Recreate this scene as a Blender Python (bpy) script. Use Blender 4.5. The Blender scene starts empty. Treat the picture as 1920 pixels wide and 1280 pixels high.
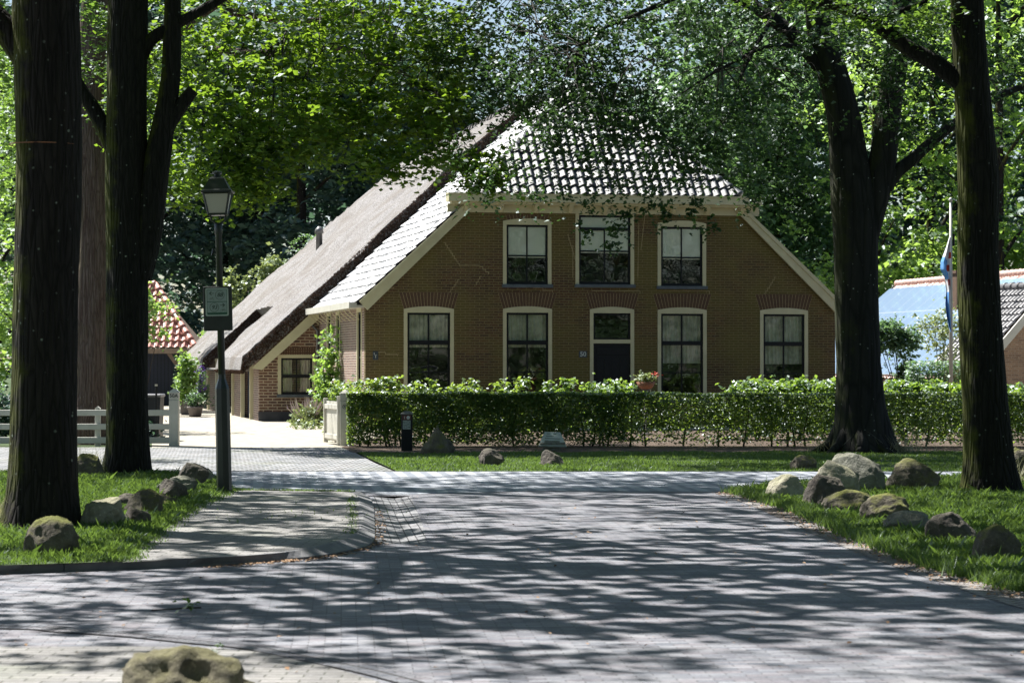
import bpy, bmesh, math, random
import numpy as np
from mathutils import Vector, Matrix, noise as mnoise
from mathutils.geometry import tessellate_polygon
R = math.radians
random.seed(7); rng = np.random.default_rng(7)
S = bpy.context.scene; COL = S.collection
# ---------------------------------------------------------------- camera, sky, sun, exposure
F = 4533.0; CH = 1.7; HZ = 680.0          # focal length in photo pixels, eye height, horizon row
cam = bpy.data.cameras.new('camera'); camo = bpy.data.objects.new('camera', cam); COL.objects.link(camo)
cam.sensor_width = 36; cam.lens = F/1920*36; cam.clip_end = 1000; cam.clip_start = .5
camo.location = (0, 0, CH); camo.rotation_euler = (R(90)+math.atan((HZ-640)/F), 0, 0)
cam.dof.use_dof = True; cam.dof.focus_distance = 42; cam.dof.aperture_fstop = 5.6
S.camera = camo
EL = R(57.5); AZV = Vector((-.78, .625)).normalized()
SUN = Vector((AZV.x*math.cos(EL), AZV.y*math.cos(EL), math.sin(EL)))
W = bpy.data.worlds.new('World'); S.world = W; W.use_nodes = True
wn = W.node_tree; sky = wn.nodes.new('ShaderNodeTexSky'); sky.sky_type = 'NISHITA'; sky.sun_disc = False
sky.sun_elevation = EL; sky.sun_rotation = math.atan2(AZV.x, AZV.y)
bg = wn.nodes['Background']; bg.inputs[1].default_value = .05; wn.links.new(sky.outputs[0], bg.inputs[0])
sl = bpy.data.lights.new('sun', 'SUN'); sl.energy = 5.0; sl.angle = R(.53); sl.color = (1, .965, .91)
so = bpy.data.objects.new('sun', sl); COL.objects.link(so); so.rotation_euler = SUN.to_track_quat('Z', 'Y').to_euler()
S.view_settings.view_transform = 'Standard'; S.view_settings.look = 'None'
S.view_settings.exposure = 1.42; S.view_settings.gamma = 1
S.render.engine = 'CYCLES'; S.render.resolution_x = 1024; S.render.resolution_y = 682
try:
    S.cycles.transparent_max_bounces = 24; S.cycles.max_bounces = 7
except Exception: pass

# ---------------------------------------------------------------- helpers
def P(px, py, Y): return Vector(((px-960)/F*Y, Y, CH-(py-HZ)/F*Y))
def G(px, py, z=0.):
    Y = F*(CH-z)/(py-HZ); return Vector(((px-960)/F*Y, Y, z))
def link(o, parent=None):
    COL.objects.link(o)
    if parent: o.parent = parent
    return o
def tag(o, label=None, cat=None, group=None, kind=None):
    if label: o['label'] = label
    if cat: o['category'] = cat
    if group: o['group'] = group
    if kind: o['kind'] = kind
    return o
def thing(name, label, cat, loc=(0, 0, 0), rz=0, group=None):
    o = bpy.data.objects.new(name, None); o.location = loc; o.rotation_euler = (0, 0, rz); link(o)
    o.empty_display_size = .2
    return tag(o, label, cat, group)
class MB:
    def __init__(s): s.v = []; s.f = []
    def add(s, vs, fs):
        b = len(s.v); s.v += [tuple(v) for v in vs]; s.f += [tuple(b+i for i in f) for f in fs]; return s
    def box(s, x0, x1, y0, y1, z0, z1, M=None):
        vs = [Vector((x, y, z)) for z in (z0, z1) for y in (y0, y1) for x in (x0, x1)]
        if M: vs = [M @ v for v in vs]
        return s.add(vs, [(0, 2, 3, 1), (4, 5, 7, 6), (0, 1, 5, 4), (2, 6, 7, 3), (0, 4, 6, 2), (1, 3, 7, 5)])
    def bbox(s, x0, x1, y0, y1, z0, z1, c=.01, M=None):      # box with chamfered edges
        bm = bmesh.new(); bmesh.ops.create_cube(bm, size=1)
        for v in bm.verts: v.co = Vector(((x0+x1)/2+v.co.x*(x1-x0), (y0+y1)/2+v.co.y*(y1-y0), (z0+z1)/2+v.co.z*(z1-z0)))
        bmesh.ops.bevel(bm, geom=bm.edges[:], offset=c, segments=1, affect='EDGES')
        bm.verts.index_update(); s.add([(M @ v.co if M else v.co) for v in bm.verts], [[v.index for v in f.verts] for f in bm.faces]); bm.free(); return s
    def prism(s, pts, axis, a, b, M=None):                    # 2D polygon extruded along an axis; pts = the other two coordinates in order
        def mk(p, t):
            q = {'x': (t, p[0], p[1]), 'y': (p[0], t, p[1]), 'z': (p[0], p[1], t)}[axis]
            return M @ Vector(q) if M else q
        n = len(pts); vs = [mk(p, a) for p in pts]+[mk(p, b) for p in pts]
        return s.add(vs, [tuple(range(n)), tuple(range(2*n-1, n-1, -1))]+[(i, i+n, (i+1) % n+n, (i+1) % n) for i in range(n)])
    def tube(s, pts, rad, n=8, cap=True, nz=0, seed=0, flat=1):
        pts = [Vector(p) for p in pts]; m = len(pts); vs = []; ref = Vector((1, 0, 0))
        if not hasattr(rad, '__len__'): rad = [rad]*m
        for i, p in enumerate(pts):
            d = (pts[min(i+1, m-1)]-pts[max(i-1, 0)]).normalized()
            a = ref-d*ref.dot(d)
            if a.length < .05: a = Vector((0, 1, 0))-d*d.y
            a.normalize(); b = d.cross(a)
            for k in range(n):
                t = 2*math.pi*k/n; r = rad[i]
                if nz:
                    c, sn = math.cos(t), math.sin(t)
                    r *= 1+nz*(mnoise.noise(Vector((c*1.2+seed, sn*1.2, p.z*.5)))*1.1+.45*mnoise.noise(Vector((c*5+seed, sn*5, p.z*.8)))+.22*mnoise.noise(Vector((c*14+seed, sn*14, p.z*3))))
                vs.append(p+a*math.cos(t)*r+b*math.sin(t)*r*flat)
        fs = [(i*n+k, i*n+(k+1) % n, (i+1)*n+(k+1) % n, (i+1)*n+k) for i in range(m-1) for k in range(n)]
        if cap: fs += [tuple(range(n-1, -1, -1)), tuple(range((m-1)*n, m*n))]
        return s.add(vs, fs)
    def build(s, name, mat, parent=None, smooth=False):
        me = bpy.data.meshes.new(name); me.from_pydata(s.v, [], s.f); me.materials.append(mat)
        if smooth: me.shade_smooth()
        bm = bmesh.new(); bm.from_mesh(me); bmesh.ops.recalc_face_normals(bm, faces=bm.faces[:]); bm.to_mesh(me); bm.free()
        if smooth: me.shade_smooth()
        me.update(); return link(bpy.data.objects.new(name, me), parent)
def npmesh(name, V, Q, mat, parent=None):
    """V (n,3) array, Q (m,k) array of equal-size faces"""
    me = bpy.data.meshes.new(name); V = np.ascontiguousarray(V, 'f'); Q = np.ascontiguousarray(Q, 'i'); k = Q.shape[1]
    me.vertices.add(len(V)); me.vertices.foreach_set('co', V.ravel())
    me.loops.add(Q.size); me.loops.foreach_set('vertex_index', Q.ravel())
    me.polygons.add(len(Q)); me.polygons.foreach_set('loop_start', np.arange(0, Q.size, k, dtype='i'))
    try: me.polygons.foreach_set('loop_total', np.full(len(Q), k, 'i'))
    except Exception: pass
    me.update(calc_edges=True); me.materials.append(mat)
    return link(bpy.data.objects.new(name, me), parent)
def spline(pts, n):
    pts = [Vector(p) for p in pts]; out = []
    for i in range(len(pts)-1):
        p0 = pts[max(i-1, 0)]; p1 = pts[i]; p2 = pts[i+1]; p3 = pts[min(i+2, len(pts)-1)]
        for j in range(n):
            t = j/n; out.append(.5*((2*p1)+(p2-p0)*t+(2*p0-5*p1+4*p2-p3)*t*t+(3*p1-p0-3*p2+p3)*t**3))
    return out+[pts[-1]]
def resample(pts, rad, n):
    o = spline(pts, n); r = []
    for i in range(len(rad)-1):
        for j in range(n): r.append(rad[i]+(rad[i+1]-rad[i])*j/n)
    return o, r+[rad[-1]]

# ---------------------------------------------------------------- materials
class N:
    def __init__(s, name):
        s.m = bpy.data.materials.new(name); s.m.use_nodes = True; s.t = s.m.node_tree
        s.p = s.t.nodes['Principled BSDF']; s.out = s.t.nodes['Material Output']
    def n(s, ty, **kw):
        x = s.t.nodes.new('ShaderNode'+ty)
        for k, v in kw.items():
            if k[0] == 'i' and k[1:].isdigit():
                i = x.inputs[int(k[1:])]
            elif k in x.inputs.keys(): i = x.inputs[k]
            else: setattr(x, k, v); continue
            if hasattr(v, 'is_linked') or isinstance(v, bpy.types.NodeSocket): s.t.links.new(v, i)
            else: i.default_value = v
        return x
    def L(s, a, b): s.t.links.new(a, b)
    def coord(s, kind='Object'): return s.n('TexCoord').outputs[kind]
    def noise(s, scale, vec=None, detail=4, rough=.55, **k):
        x = s.n('TexNoise', Scale=scale, Detail=detail, Roughness=rough)
        if vec is not None: s.L(vec, x.inputs['Vector'])
        return x.outputs[0]
    def ramp(s, fac, stops):
        x = s.n('ValToRGB'); s.L(fac, x.inputs[0]); e = x.color_ramp.elements
        while len(e) < len(stops): e.new(.5)
        for q, (p, c) in zip(e, stops): q.position = p; q.color = (c if len(c) == 4 else (*c, 1)) if hasattr(c, '__len__') else (c, c, c, 1)
        return x.outputs[0]
    def mix(s, a, b, fac, mode='MIX'):
        x = s.n('Mix', data_type='RGBA', blend_type=mode); ins = [x.inputs[0], x.inputs[6], x.inputs[7]]
        for i, v in zip(ins, (fac, a, b)):
            if isinstance(v, bpy.types.NodeSocket): s.L(v, i)
            elif hasattr(v, '__len__'): i.default_value = (*v, 1) if len(v) == 3 else v
            else: i.default_value = v
        return x.outputs[2]
    def math(s, op, a, b=0., c=None):
        x = s.n('Math', operation=op)
        for i, v in enumerate((a, b) if c is None else (a, b, c)):
            if isinstance(v, bpy.types.NodeSocket): s.L(v, x.inputs[i])
            else: x.inputs[i].default_value = v
        return x.outputs[0]
    def base(s, c):
        if isinstance(c, bpy.types.NodeSocket): s.L(c, s.p.inputs['Base Color'])
        else: s.p.inputs['Base Color'].default_value = (*c, 1)
    def bump(s, h, st=.5, d=.02):
        x = s.n('Bump', Strength=st, Distance=d, Height=h); s.L(x.outputs[0], s.p.inputs['Normal']); return x.outputs[0]
    def rough(s, r, spec=None):
        if isinstance(r, bpy.types.NodeSocket): s.L(r, s.p.inputs['Roughness'])
        else: s.p.inputs['Roughness'].default_value = r
        if spec is not None: s.p.inputs['Specular IOR Level'].default_value = spec
def simple(name, c1, c2=None, scale=6, rough=.6, bump=.2, metal=0, spec=.5, dist=.01):
    m = N(name); c2 = c2 or tuple(x*.75 for x in c1); v = m.coord()
    f = m.noise(scale, v, 5); m.base(m.mix(c1, c2, m.ramp(f, [(.35, 0.), (.65, 1.)])))
    m.rough(rough, spec); m.p.inputs['Metallic'].default_value = metal
    if bump: m.bump(m.noise(scale*6, v, 4), bump, dist)
    return m.m
def sepxyz(m, v):
    x = m.n('SeparateXYZ'); m.L(v, x.inputs[0]); return x.outputs
def brickmat(name, axes, cols, mortar, bw=.25, bh=.068, ms=.011, algae=None, off=.5, rough=.85, bumpd=.008, rot=0, pale=None, grit=1.0):
    """brick pattern in metres; axes picks the two object axes"""
    m = N(name); v = m.coord(); xyz = sepxyz(m, v); comb = m.n('CombineXYZ')
    m.L(xyz[axes[0]], comb.inputs[0]); m.L(xyz[axes[1]], comb.inputs[1]); vec = comb.outputs[0]
    if rot: mp = m.n('Mapping', Rotation=(0, 0, R(rot))); m.L(vec, mp.inputs[0]); vec = mp.outputs[0]
    # slight waviness so courses are not ruler-straight
    wob = m.n('TexNoise', Scale=1.3, Detail=3.); m.L(vec, wob.inputs['Vector'])
    va = m.n('VectorMath', operation='MULTIPLY_ADD'); m.L(wob.outputs['Color'], va.inputs[0]); va.inputs[1].default_value = (.02, .016, 0); m.L(vec, va.inputs[2]); vec = va.outputs[0]
    b = m.n('TexBrick', offset=off, squash=1., Scale=1., **{'Mortar Size': ms, 'Mortar Smooth': .3, 'Brick Width': bw, 'Row Height': bh, 'Bias': 0.})
    m.L(vec, b.inputs['Vector']); b.inputs['Color1'].default_value = (0, 0, 0, 1); b.inputs['Color2'].default_value = (1, 1, 1, 1); b.inputs['Mortar'].default_value = (.5, .5, .5, 1)
    c = m.ramp(b.outputs['Color'], [(i/(len(cols)-1), q) for i, q in enumerate(cols)])
    n1 = m.noise(.7, v, 6, .65); c = m.mix(c, tuple(x*.62 for x in cols[0]), m.ramp(n1, [(.42, 0.), (.68, .75)]))
    n2 = m.noise(28, v, 4); c = m.mix(c, m.mix(c, (1, 1, 1), .25), m.ramp(n2, [(.5, 0.), (.75, .35*grit)]))
    if algae: n3 = m.noise(.42, v, 5, .6); c = m.mix(c, algae[0], m.ramp(n3, [(algae[1], 0.), (algae[1]+.16, algae[2])]))
    if pale: n4 = m.noise(1.1, v, 5, .7); c = m.mix(c, pale[0], m.ramp(n4, [(pale[1], 0.), (pale[1]+.15, pale[2])]))
    mo = m.mix(mortar, tuple(x*.6 for x in mortar), m.noise(3, v))
    c = m.mix(c, mo, b.outputs['Fac']); m.base(c); m.rough(rough, .3)
    h = m.math('ADD', m.math('MULTIPLY', b.outputs['Fac'], -1.), m.math('MULTIPLY', m.noise(60, v, 3), .25)); m.bump(h, .8, bumpd)
    return m.m
def leafmat(name, c1, c2, tr, gl=.10, tw=.5, rough=.38):
    m = N(name); m.t.nodes.remove(m.p)
    geo = m.n('NewGeometry'); rnd = geo.outputs['Random Per Island']
    nz = m.noise(.5, m.coord(), 3); c = m.mix(c1, c2, m.ramp(m.math('ADD', m.math('MULTIPLY', rnd, .6), m.math('MULTIPLY', nz, .5)), [(.3, 0.), (.85, 1.)]))
    d = m.n('BsdfDiffuse'); m.L(c, d.inputs[0])
    t = m.n('BsdfTranslucent'); m.L(m.mix(c, tr, .75), t.inputs[0])
    g = m.n('BsdfGlossy', Roughness=rough+.2); g.inputs[0].default_value = (.7, .75, .8, 1)
    a = m.n('MixShader'); a.inputs[0].default_value = tw; m.L(d.outputs[0], a.inputs[1]); m.L(t.outputs[0], a.inputs[2])
    fr = m.n('Fresnel', IOR=1.4); fm = m.math('MINIMUM', m.math('ADD', m.math('MULTIPLY', fr.outputs[0], .08), gl*.4), .16)
    b = m.n('MixShader'); m.L(fm, b.inputs[0]); m.L(a.outputs[0], b.inputs[1]); m.L(g.outputs[0], b.inputs[2]); m.L(b.outputs[0], m.out.inputs[0])
    return m.m
def barkmat(name, c1, c2, moss, mamt, spots=.5, vs=1.):
    m = N(name); v = m.coord()
    mp = m.n('Mapping', Scale=(14*vs, 14*vs, 1.6*vs)); m.L(v, mp.inputs[0]); n1 = m.noise(1, mp.outputs[0], 6, .65)
    vo = m.n('TexVoronoi', feature='DISTANCE_TO_EDGE', Scale=1.2); m.L(mp.outputs[0], vo.inputs['Vector'])
    c = m.mix(c1, c2, m.ramp(n1, [(.35, 0.), (.62, 1.)]))
    c = m.mix(c, tuple(x*.5 for x in c1), m.ramp(vo.outputs[0], [(0., .6), (.10, 0.)]))
    geo = m.n('NewGeometry'); nx = sepxyz(m, geo.outputs['Normal'])[0]
    f = m.math('ADD', m.math('MULTIPLY', nx, -.32), m.noise(1.5, v, 5, .7)); c = m.mix(c, moss, m.ramp(f, [(.62, 0.), (.78, mamt)]))
    sp = m.n('TexVoronoi', Scale=9.); m.L(v, sp.inputs['Vector']); big = m.noise(1.1, v, 2)
    sf = m.math('MULTIPLY', m.ramp(m.math('ADD', sp.outputs['Distance'], m.math('MULTIPLY', m.noise(18, v, 3), .42)), [(.24, 1.), (.33, 0.)]), m.ramp(big, [(.42, 0.), (.55, min(1., spots*1.7))]))
    c = m.mix(c, (.30, .34, .29), m.math('MULTIPLY', sf, 1.)); m.base(c); m.rough(.95, .2)
    m.bump(m.math('ADD', n1, m.math('MULTIPLY', m.ramp(vo.outputs[0], [(0., 0.), (.3, 1.)]), .8)), 1., .03)
    return m.m
def rockmat(name, c1, c2, moss, mamt):
    m = N(name); v = m.coord('Object'); n1 = m.noise(5, v, 7, .7); c = m.mix(c1, c2, m.ramp(n1, [(.35, 0.), (.65, 1.)]))
    n4 = m.noise(30, v, 4); c = m.mix(c, tuple(min(1, x*1.8) for x in c2), m.ramp(n4, [(.6, 0.), (.72, .5)]))
    nz = sepxyz(m, m.n('NewGeometry').outputs['Normal'])[2]
    f = m.math('ADD', m.math('MULTIPLY', nz, .28), m.math('MULTIPLY', m.noise(3.2, v, 6, .7), .8)); c = m.mix(c, moss, m.ramp(f, [(.5, 0.), (.66, mamt)]))
    m.base(c); m.rough(.9, .25); m.bump(m.math('ADD', m.noise(9, v, 8, .72), m.math('MULTIPLY', n4, .3)), 1., .05); return m.m
M = {}
M['paint'] = simple('cream_paint', (.52, .49, .32), (.45, .42, .27), 3, .45, .1)
M['white'] = simple('white_paint', (.50, .49, .44), (.42, .41, .36), 2.5, .5, .15)
M['black'] = simple('black_green_paint', (.012, .017, .016), (.02, .026, .024), 8, .35, .05)
M['sash'] = simple('dark_sash_paint', (.006, .008, .011), None, 8, .5, .05, spec=.25)
M['stone'] = simple('bluestone', (.085, .105, .125), (.06, .075, .09), 7, .6, .2)
M['plinth'] = simple('tarred_plinth', (.075, .075, .085), (.05, .05, .06), 3, .8, .2)
M['zinc'] = simple('zinc', (.18, .18, .18), (.12, .12, .12), 5, .45, .05, .4)
M['interior'] = simple('dark_room', (.03, .027, .025), None, 2, .9, 0)  # near-black colour stands in for the darkness of unlit rooms
M['blind'] = simple('roller_blind', (.93, .93, .82), (.90, .90, .78), 2, .8, 0)
M['curtain'] = simple('net_curtain', (.62, .62, .52), (.34, .35, .28), 4, .9, .2)
M['soil'] = simple('garden_soil', (.05, .032, .025), (.11, .07, .05), 9, 1, 1, dist=.05)
M['lawn'] = simple('lawn_earth', (.028, .055, .012), (.045, .07, .018), 3, 1, 1, dist=.04)
M['mulch'] = simple('bark_litter', (.07, .045, .032), (.17, .125, .09), 25, 1, 1, dist=.03)
M['sand'] = simple('yard_gravel', (.27, .245, .20), (.38, .345, .28), 3, 1, .6)
M['kerb'] = simple('kerb_stone', (.115, .115, .125), (.165, .165, .165), 5, .8, .5)
M['brick'] = brickmat('farmhouse_brick', (0, 2), [(.082, .042, .020), (.122, .064, .027), (.056, .030, .018), (.102, .064, .026)], (.21, .168, .08), algae=((.115, .10, .024), .40, .8))
M['brick_arch'] = simple('arch_brick', (.072, .040, .024), (.10, .058, .030), 9, .85, .4)
M['mortar'] = simple('fresh_mortar', (.33, .27, .155), (.25, .2, .11), 6, .9, .3)
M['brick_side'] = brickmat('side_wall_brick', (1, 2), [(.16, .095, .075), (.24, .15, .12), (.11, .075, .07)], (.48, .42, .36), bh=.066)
M['brick_barn'] = brickmat('barn_brick', (0, 2), [(.12, .06, .042), (.20, .10, .065), (.075, .045, .04)], (.48, .39, .28), ms=.016, bh=.085, bw=.27)
M['brick_far'] = brickmat('neighbour_brick', (0, 2), [(.22, .13, .08), (.30, .19, .12), (.17, .10, .07)], (.35, .28, .2))
def paver(name, cols, mortar, bw, bh, rot, ms=.007, pale=None, algae=None): return brickmat(name, (0, 1), cols, mortar, bw, bh, ms, off=.5, rot=rot, bumpd=.01, pale=pale, algae=algae, rough=.75)
M['road'] = paver('clinker_road', [(.085, .095, .118), (.225, .228, .25), (.16, .145, .16), (.115, .125, .15)], (.085, .087, .095), .2, .072, -4, .004, pale=((.27, .27, .28), .5, .5))
M['pave'] = paver('pavement_brick', [(.15, .145, .145), (.24, .23, .22), (.18, .175, .165)], (.09, .092, .075), .21, .105, 2, .006, pale=((.30, .295, .28), .52, .5), algae=((.12, .16, .06), .55, .35))
M['cobble'] = paver('driveway_setts', [(.17, .18, .20), (.33, .33, .345), (.22, .21, .215)], (.05, .055, .035), .21, .2, 3, .022, algae=((.13, .15, .07), .52, .5))
M['bay'] = paver('gutter_bay_brick', [(.15, .152, .16), (.22, .22, .23), (.18, .175, .18)], (.045, .045, .05), .2, .085, 85.5, .006)
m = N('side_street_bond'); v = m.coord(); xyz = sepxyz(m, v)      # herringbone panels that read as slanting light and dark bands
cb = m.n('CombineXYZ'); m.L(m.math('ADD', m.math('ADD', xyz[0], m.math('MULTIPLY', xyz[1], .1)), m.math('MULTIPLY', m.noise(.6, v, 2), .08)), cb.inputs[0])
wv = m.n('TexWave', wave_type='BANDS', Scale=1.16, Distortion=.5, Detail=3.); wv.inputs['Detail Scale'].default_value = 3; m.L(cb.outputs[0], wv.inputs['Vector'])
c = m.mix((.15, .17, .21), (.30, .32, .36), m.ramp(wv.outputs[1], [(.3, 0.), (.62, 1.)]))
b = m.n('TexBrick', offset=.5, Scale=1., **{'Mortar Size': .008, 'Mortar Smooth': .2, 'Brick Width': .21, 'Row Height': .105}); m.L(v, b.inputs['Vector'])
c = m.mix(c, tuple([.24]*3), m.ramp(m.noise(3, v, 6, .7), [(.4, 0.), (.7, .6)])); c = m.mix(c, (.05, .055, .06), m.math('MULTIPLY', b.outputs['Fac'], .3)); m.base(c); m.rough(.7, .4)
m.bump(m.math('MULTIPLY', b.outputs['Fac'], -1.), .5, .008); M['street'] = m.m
m = N('reed_thatch'); v = m.coord(); mp = m.n('Mapping', Scale=(1, 1, 1)); m.L(v, mp.inputs[0]); n1 = m.noise(22, mp.outputs[0], 6, .75); n2 = m.noise(.9, v, 5)
c = m.mix((.115, .109, .108), (.40, .39, .385), m.ramp(n1, [(.38, 0.), (.62, 1.)])); c = m.mix(c, (.19, .17, .15), m.ramp(n2, [(.42, 0.), (.66, .75)])); m.base(c); m.rough(1, .1); m.bump(n1, 1., .06); M['thatch'] = m.m
m = N('thatch_edge_reed'); v = m.coord(); mp = m.n('Mapping', Scale=(30, 3, 30)); m.L(v, mp.inputs[0]); n1 = m.noise(1, mp.outputs[0], 4); m.base(m.mix((.045, .03, .024), (.12, .075, .055), n1)); m.rough(1, .1); m.bump(n1, 1, .04); M['thatch_edge'] = m.m  # brown cut reed, colour darkened to carry the shade of the edge
def tilemat(name, c1, c2, lich, rough, spec=.6):
    m = N(name); v = m.coord(); rnd = m.noise(4.5, v, 1); c = m.mix(c1, c2, m.ramp(rnd, [(.35, 0.), (.65, 1.)]))
    c = m.mix(c, lich, m.ramp(m.noise(7, v, 5, .7), [(.55, 0.), (.7, .6)])); m.base(c); m.rough(rough, spec); m.bump(m.noise(40, v, 4), .25, .006); return m.m
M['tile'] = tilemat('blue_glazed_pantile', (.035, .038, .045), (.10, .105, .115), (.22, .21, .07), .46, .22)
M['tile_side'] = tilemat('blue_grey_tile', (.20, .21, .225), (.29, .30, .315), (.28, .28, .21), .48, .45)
M['tile_red'] = tilemat('red_pantile', (.36, .14, .11), (.46, .22, .18), (.42, .27, .22), .5)
M['tile_salmon'] = tilemat('pale_red_pantile', (.45, .28, .23), (.52, .36, .30), (.5, .42, .36), .5)
M['tile_grey'] = tilemat('dark_grey_pantile', (.10, .10, .105), (.16, .16, .165), (.2, .2, .18), .4)
m = N('solar_glass'); v = m.coord(); b = m.n('TexBrick', offset=0., Scale=1., **{'Mortar Size': .012, 'Brick Width': 1., 'Row Height': 1.65}); m.L(v, b.inputs['Vector'])
m.base(m.mix((.20, .30, .45), (.5, .54, .58), b.outputs['Fac'])); m.rough(.3, 1.); m.p.inputs['Coat Weight'].default_value = 1; M['solar'] = m.m  # pale blue base puts the sky's reflection into the panel colour
M['oak'] = simple('weathered_oak', (.24, .17, .13), (.16, .12, .10), 9, .8, .4)
m = N('dark_blue_boards'); v = m.coord(); b = m.n('TexWave', Scale=2.2, Distortion=.2); m.L(v, b.inputs['Vector']); m.base(m.mix((.02, .026, .05), (.006, .008, .016), m.ramp(b.outputs[1], [(.0, 1.), (.12, 0.)]))); m.rough(.6, .3); M['boards'] = m.m
M['terracotta'] = simple('clay_pot', (.30, .12, .06), (.22, .1, .06), 8, .8, .2)
M['greypot'] = simple('grey_pot', (.10, .09, .085), (.14, .12, .11), 8, .8, .2)
M['bin'] = simple('dark_bin_plastic', (.018, .02, .028), None, 8, .5, .05)
M['signgrey'] = simple('sign_sheet', (.27, .33, .31), (.25, .30, .285), 6, .4, 0)
M['signrim'] = simple('sign_rim', (.42, .47, .43), None, 6, .4, 0)
M['ink'] = simple('sign_ink', (.01, .03, .022), None, 6, .5, 0)
M['green_ink'] = simple('sign_green', (.01, .09, .05), None, 6, .5, 0)
M['redplate'] = simple('maroon_plate', (.10, .02, .022), None, 6, .4, 0)
M['plate'] = simple('blue_grey_plate', (.035, .05, .065), None, 6, .4, 0)
M['lettering'] = simple('white_lettering', (.55, .58, .56), None, 6, .5, 0)
m = N('frosted_lantern_glass'); m.base((.50, .50, .44)); m.rough(.5, .5); m.p.inputs['Transmission Weight'].default_value = .35; M['frost'] = m.m
m = N('window_glass'); m.t.nodes.remove(m.p); tr = m.n('BsdfTransparent'); tr.inputs[0].default_value = (.93, .95, .94, 1); gl = m.n('BsdfGlossy', Roughness=.01)
bp = m.n('Bump', Strength=.35, Distance=.04); m.L(m.noise(1.5, m.coord(), 1, .4), bp.inputs['Height']); m.L(bp.outputs[0], gl.inputs['Normal'])
fr = m.n('Fresnel', IOR=1.5); mx = m.n('MixShader'); m.L(m.math('ADD', m.math('MULTIPLY', fr.outputs[0], .6), .015), mx.inputs[0]); m.L(tr.outputs[0], mx.inputs[1]); m.L(gl.outputs[0], mx.inputs[2]); m.L(mx.outputs[0], m.out.inputs[0]); M['glass'] = m.m
M['bark'] = barkmat('furrowed_bark', (.013, .0115, .011), (.028, .024, .022), (.055, .062, .008), .85)
M['bark_dark'] = barkmat('dark_mossy_bark', (.009, .009, .008), (.019, .018, .015), (.05, .058, .008), .9)
M['bark_fibre'] = barkmat('fibrous_bark', (.075, .05, .042), (.135, .105, .09), (.11, .10, .04), .3, .2)
M['bark_beech'] = barkmat('smooth_grey_bark', (.014, .0145, .0135), (.027, .027, .024), (.035, .043, .012), .6, .9, .35)
M['rock_moss'] = rockmat('mossy_boulder', (.085, .075, .06), (.18, .16, .125), (.13, .14, .025), .85)
M['rock_dark'] = rockmat('dark_boulder', (.075, .068, .06), (.15, .13, .115), (.07, .08, .03), .25)
M['rock_pale'] = rockmat('pale_boulder', (.24, .225, .17), (.40, .38, .30), (.14, .15, .05), .35)
M['rock_grey'] = rockmat('grey_granite', (.14, .14, .12), (.24, .24, .205), (.14, .14, .07), .3)
L_ = leafmat
M['rock_tan'] = rockmat('tan_pitted_rock', (.09, .08, .055), (.24, .22, .155), (.15, .145, .055), .5)
M['leaf_lime'] = L_('lime_leaves', (.03, .085, .014), (.065, .12, .018), (.28, .44, .03), .03, .55)
M['leaf_beech'] = L_('beech_leaves', (.025, .055, .02), (.05, .095, .03), (.10, .20, .045), .03, .33, .35)
M['leaf_oak'] = L_('oak_leaves', (.035, .08, .015), (.06, .12, .025), (.20, .34, .04), .05, .5)
M['leaf_far'] = L_('far_dark_leaves', (.035, .075, .055), (.06, .115, .08), (.10, .19, .10), .12, .42)  # bluish green stands in for skylight and haze on the far wood
M['leaf_mid'] = L_('mid_green_leaves', (.045, .105, .045), (.085, .16, .065), (.22, .38, .11), .15, .5)
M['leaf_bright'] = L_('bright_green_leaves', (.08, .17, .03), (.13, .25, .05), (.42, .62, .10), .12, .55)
M['leaf_hedge'] = L_('hedge_leaves', (.035, .085, .022), (.075, .15, .035), (.38, .53, .06), .2, .52, .3)
M['leaf_rhodo'] = L_('rhododendron_leaves', (.05, .12, .02), (.09, .18, .03), (.36, .54, .06), .18, .48, .3)
M['leaf_pale'] = L_('pale_shrub_leaves', (.16, .22, .07), (.24, .30, .12), (.35, .42, .12), .2, .4)
M['grass'] = L_('grass_blades', (.05, .10, .02), (.09, .145, .035), (.19, .30, .045), .06, .5)
M['drygrass'] = L_('dry_grass', (.25, .24, .14), (.34, .32, .2), (.4, .4, .2), .1, .4)
M['twig'] = simple('twig_bark', (.035, .028, .022), None, 20, .9, 0)
M['petal_blue'] = simple('hydrangea_petals', (.07, .06, .32), (.2, .07, .35), 9, .7, 0)
M['petal_red'] = simple('red_petals', (.6, .05, .03), None, 9, .7, 0)
M['petal_pale'] = simple('pale_petals', (.45, .42, .3), (.4, .3, .4), 9, .7, 0)
M['flag_white'] = simple('flag_white', (.82, .84, .88), None, 3, .8, .1)
M['flag_blue'] = simple('flag_blue', (.14, .38, .80), None, 3, .8, .1)
M['flag_red'] = simple('flag_red', (.5, .05, .03), None, 3, .8, .1)
M['orange'] = simple('orange_cloth', (.65, .16, .04), (.6, .4, .1), 6, .7, 0)
M['deadleaf'] = simple('dead_leaves', (.20, .11, .06), (.3, .2, .12), 20, 1, 0)

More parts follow.
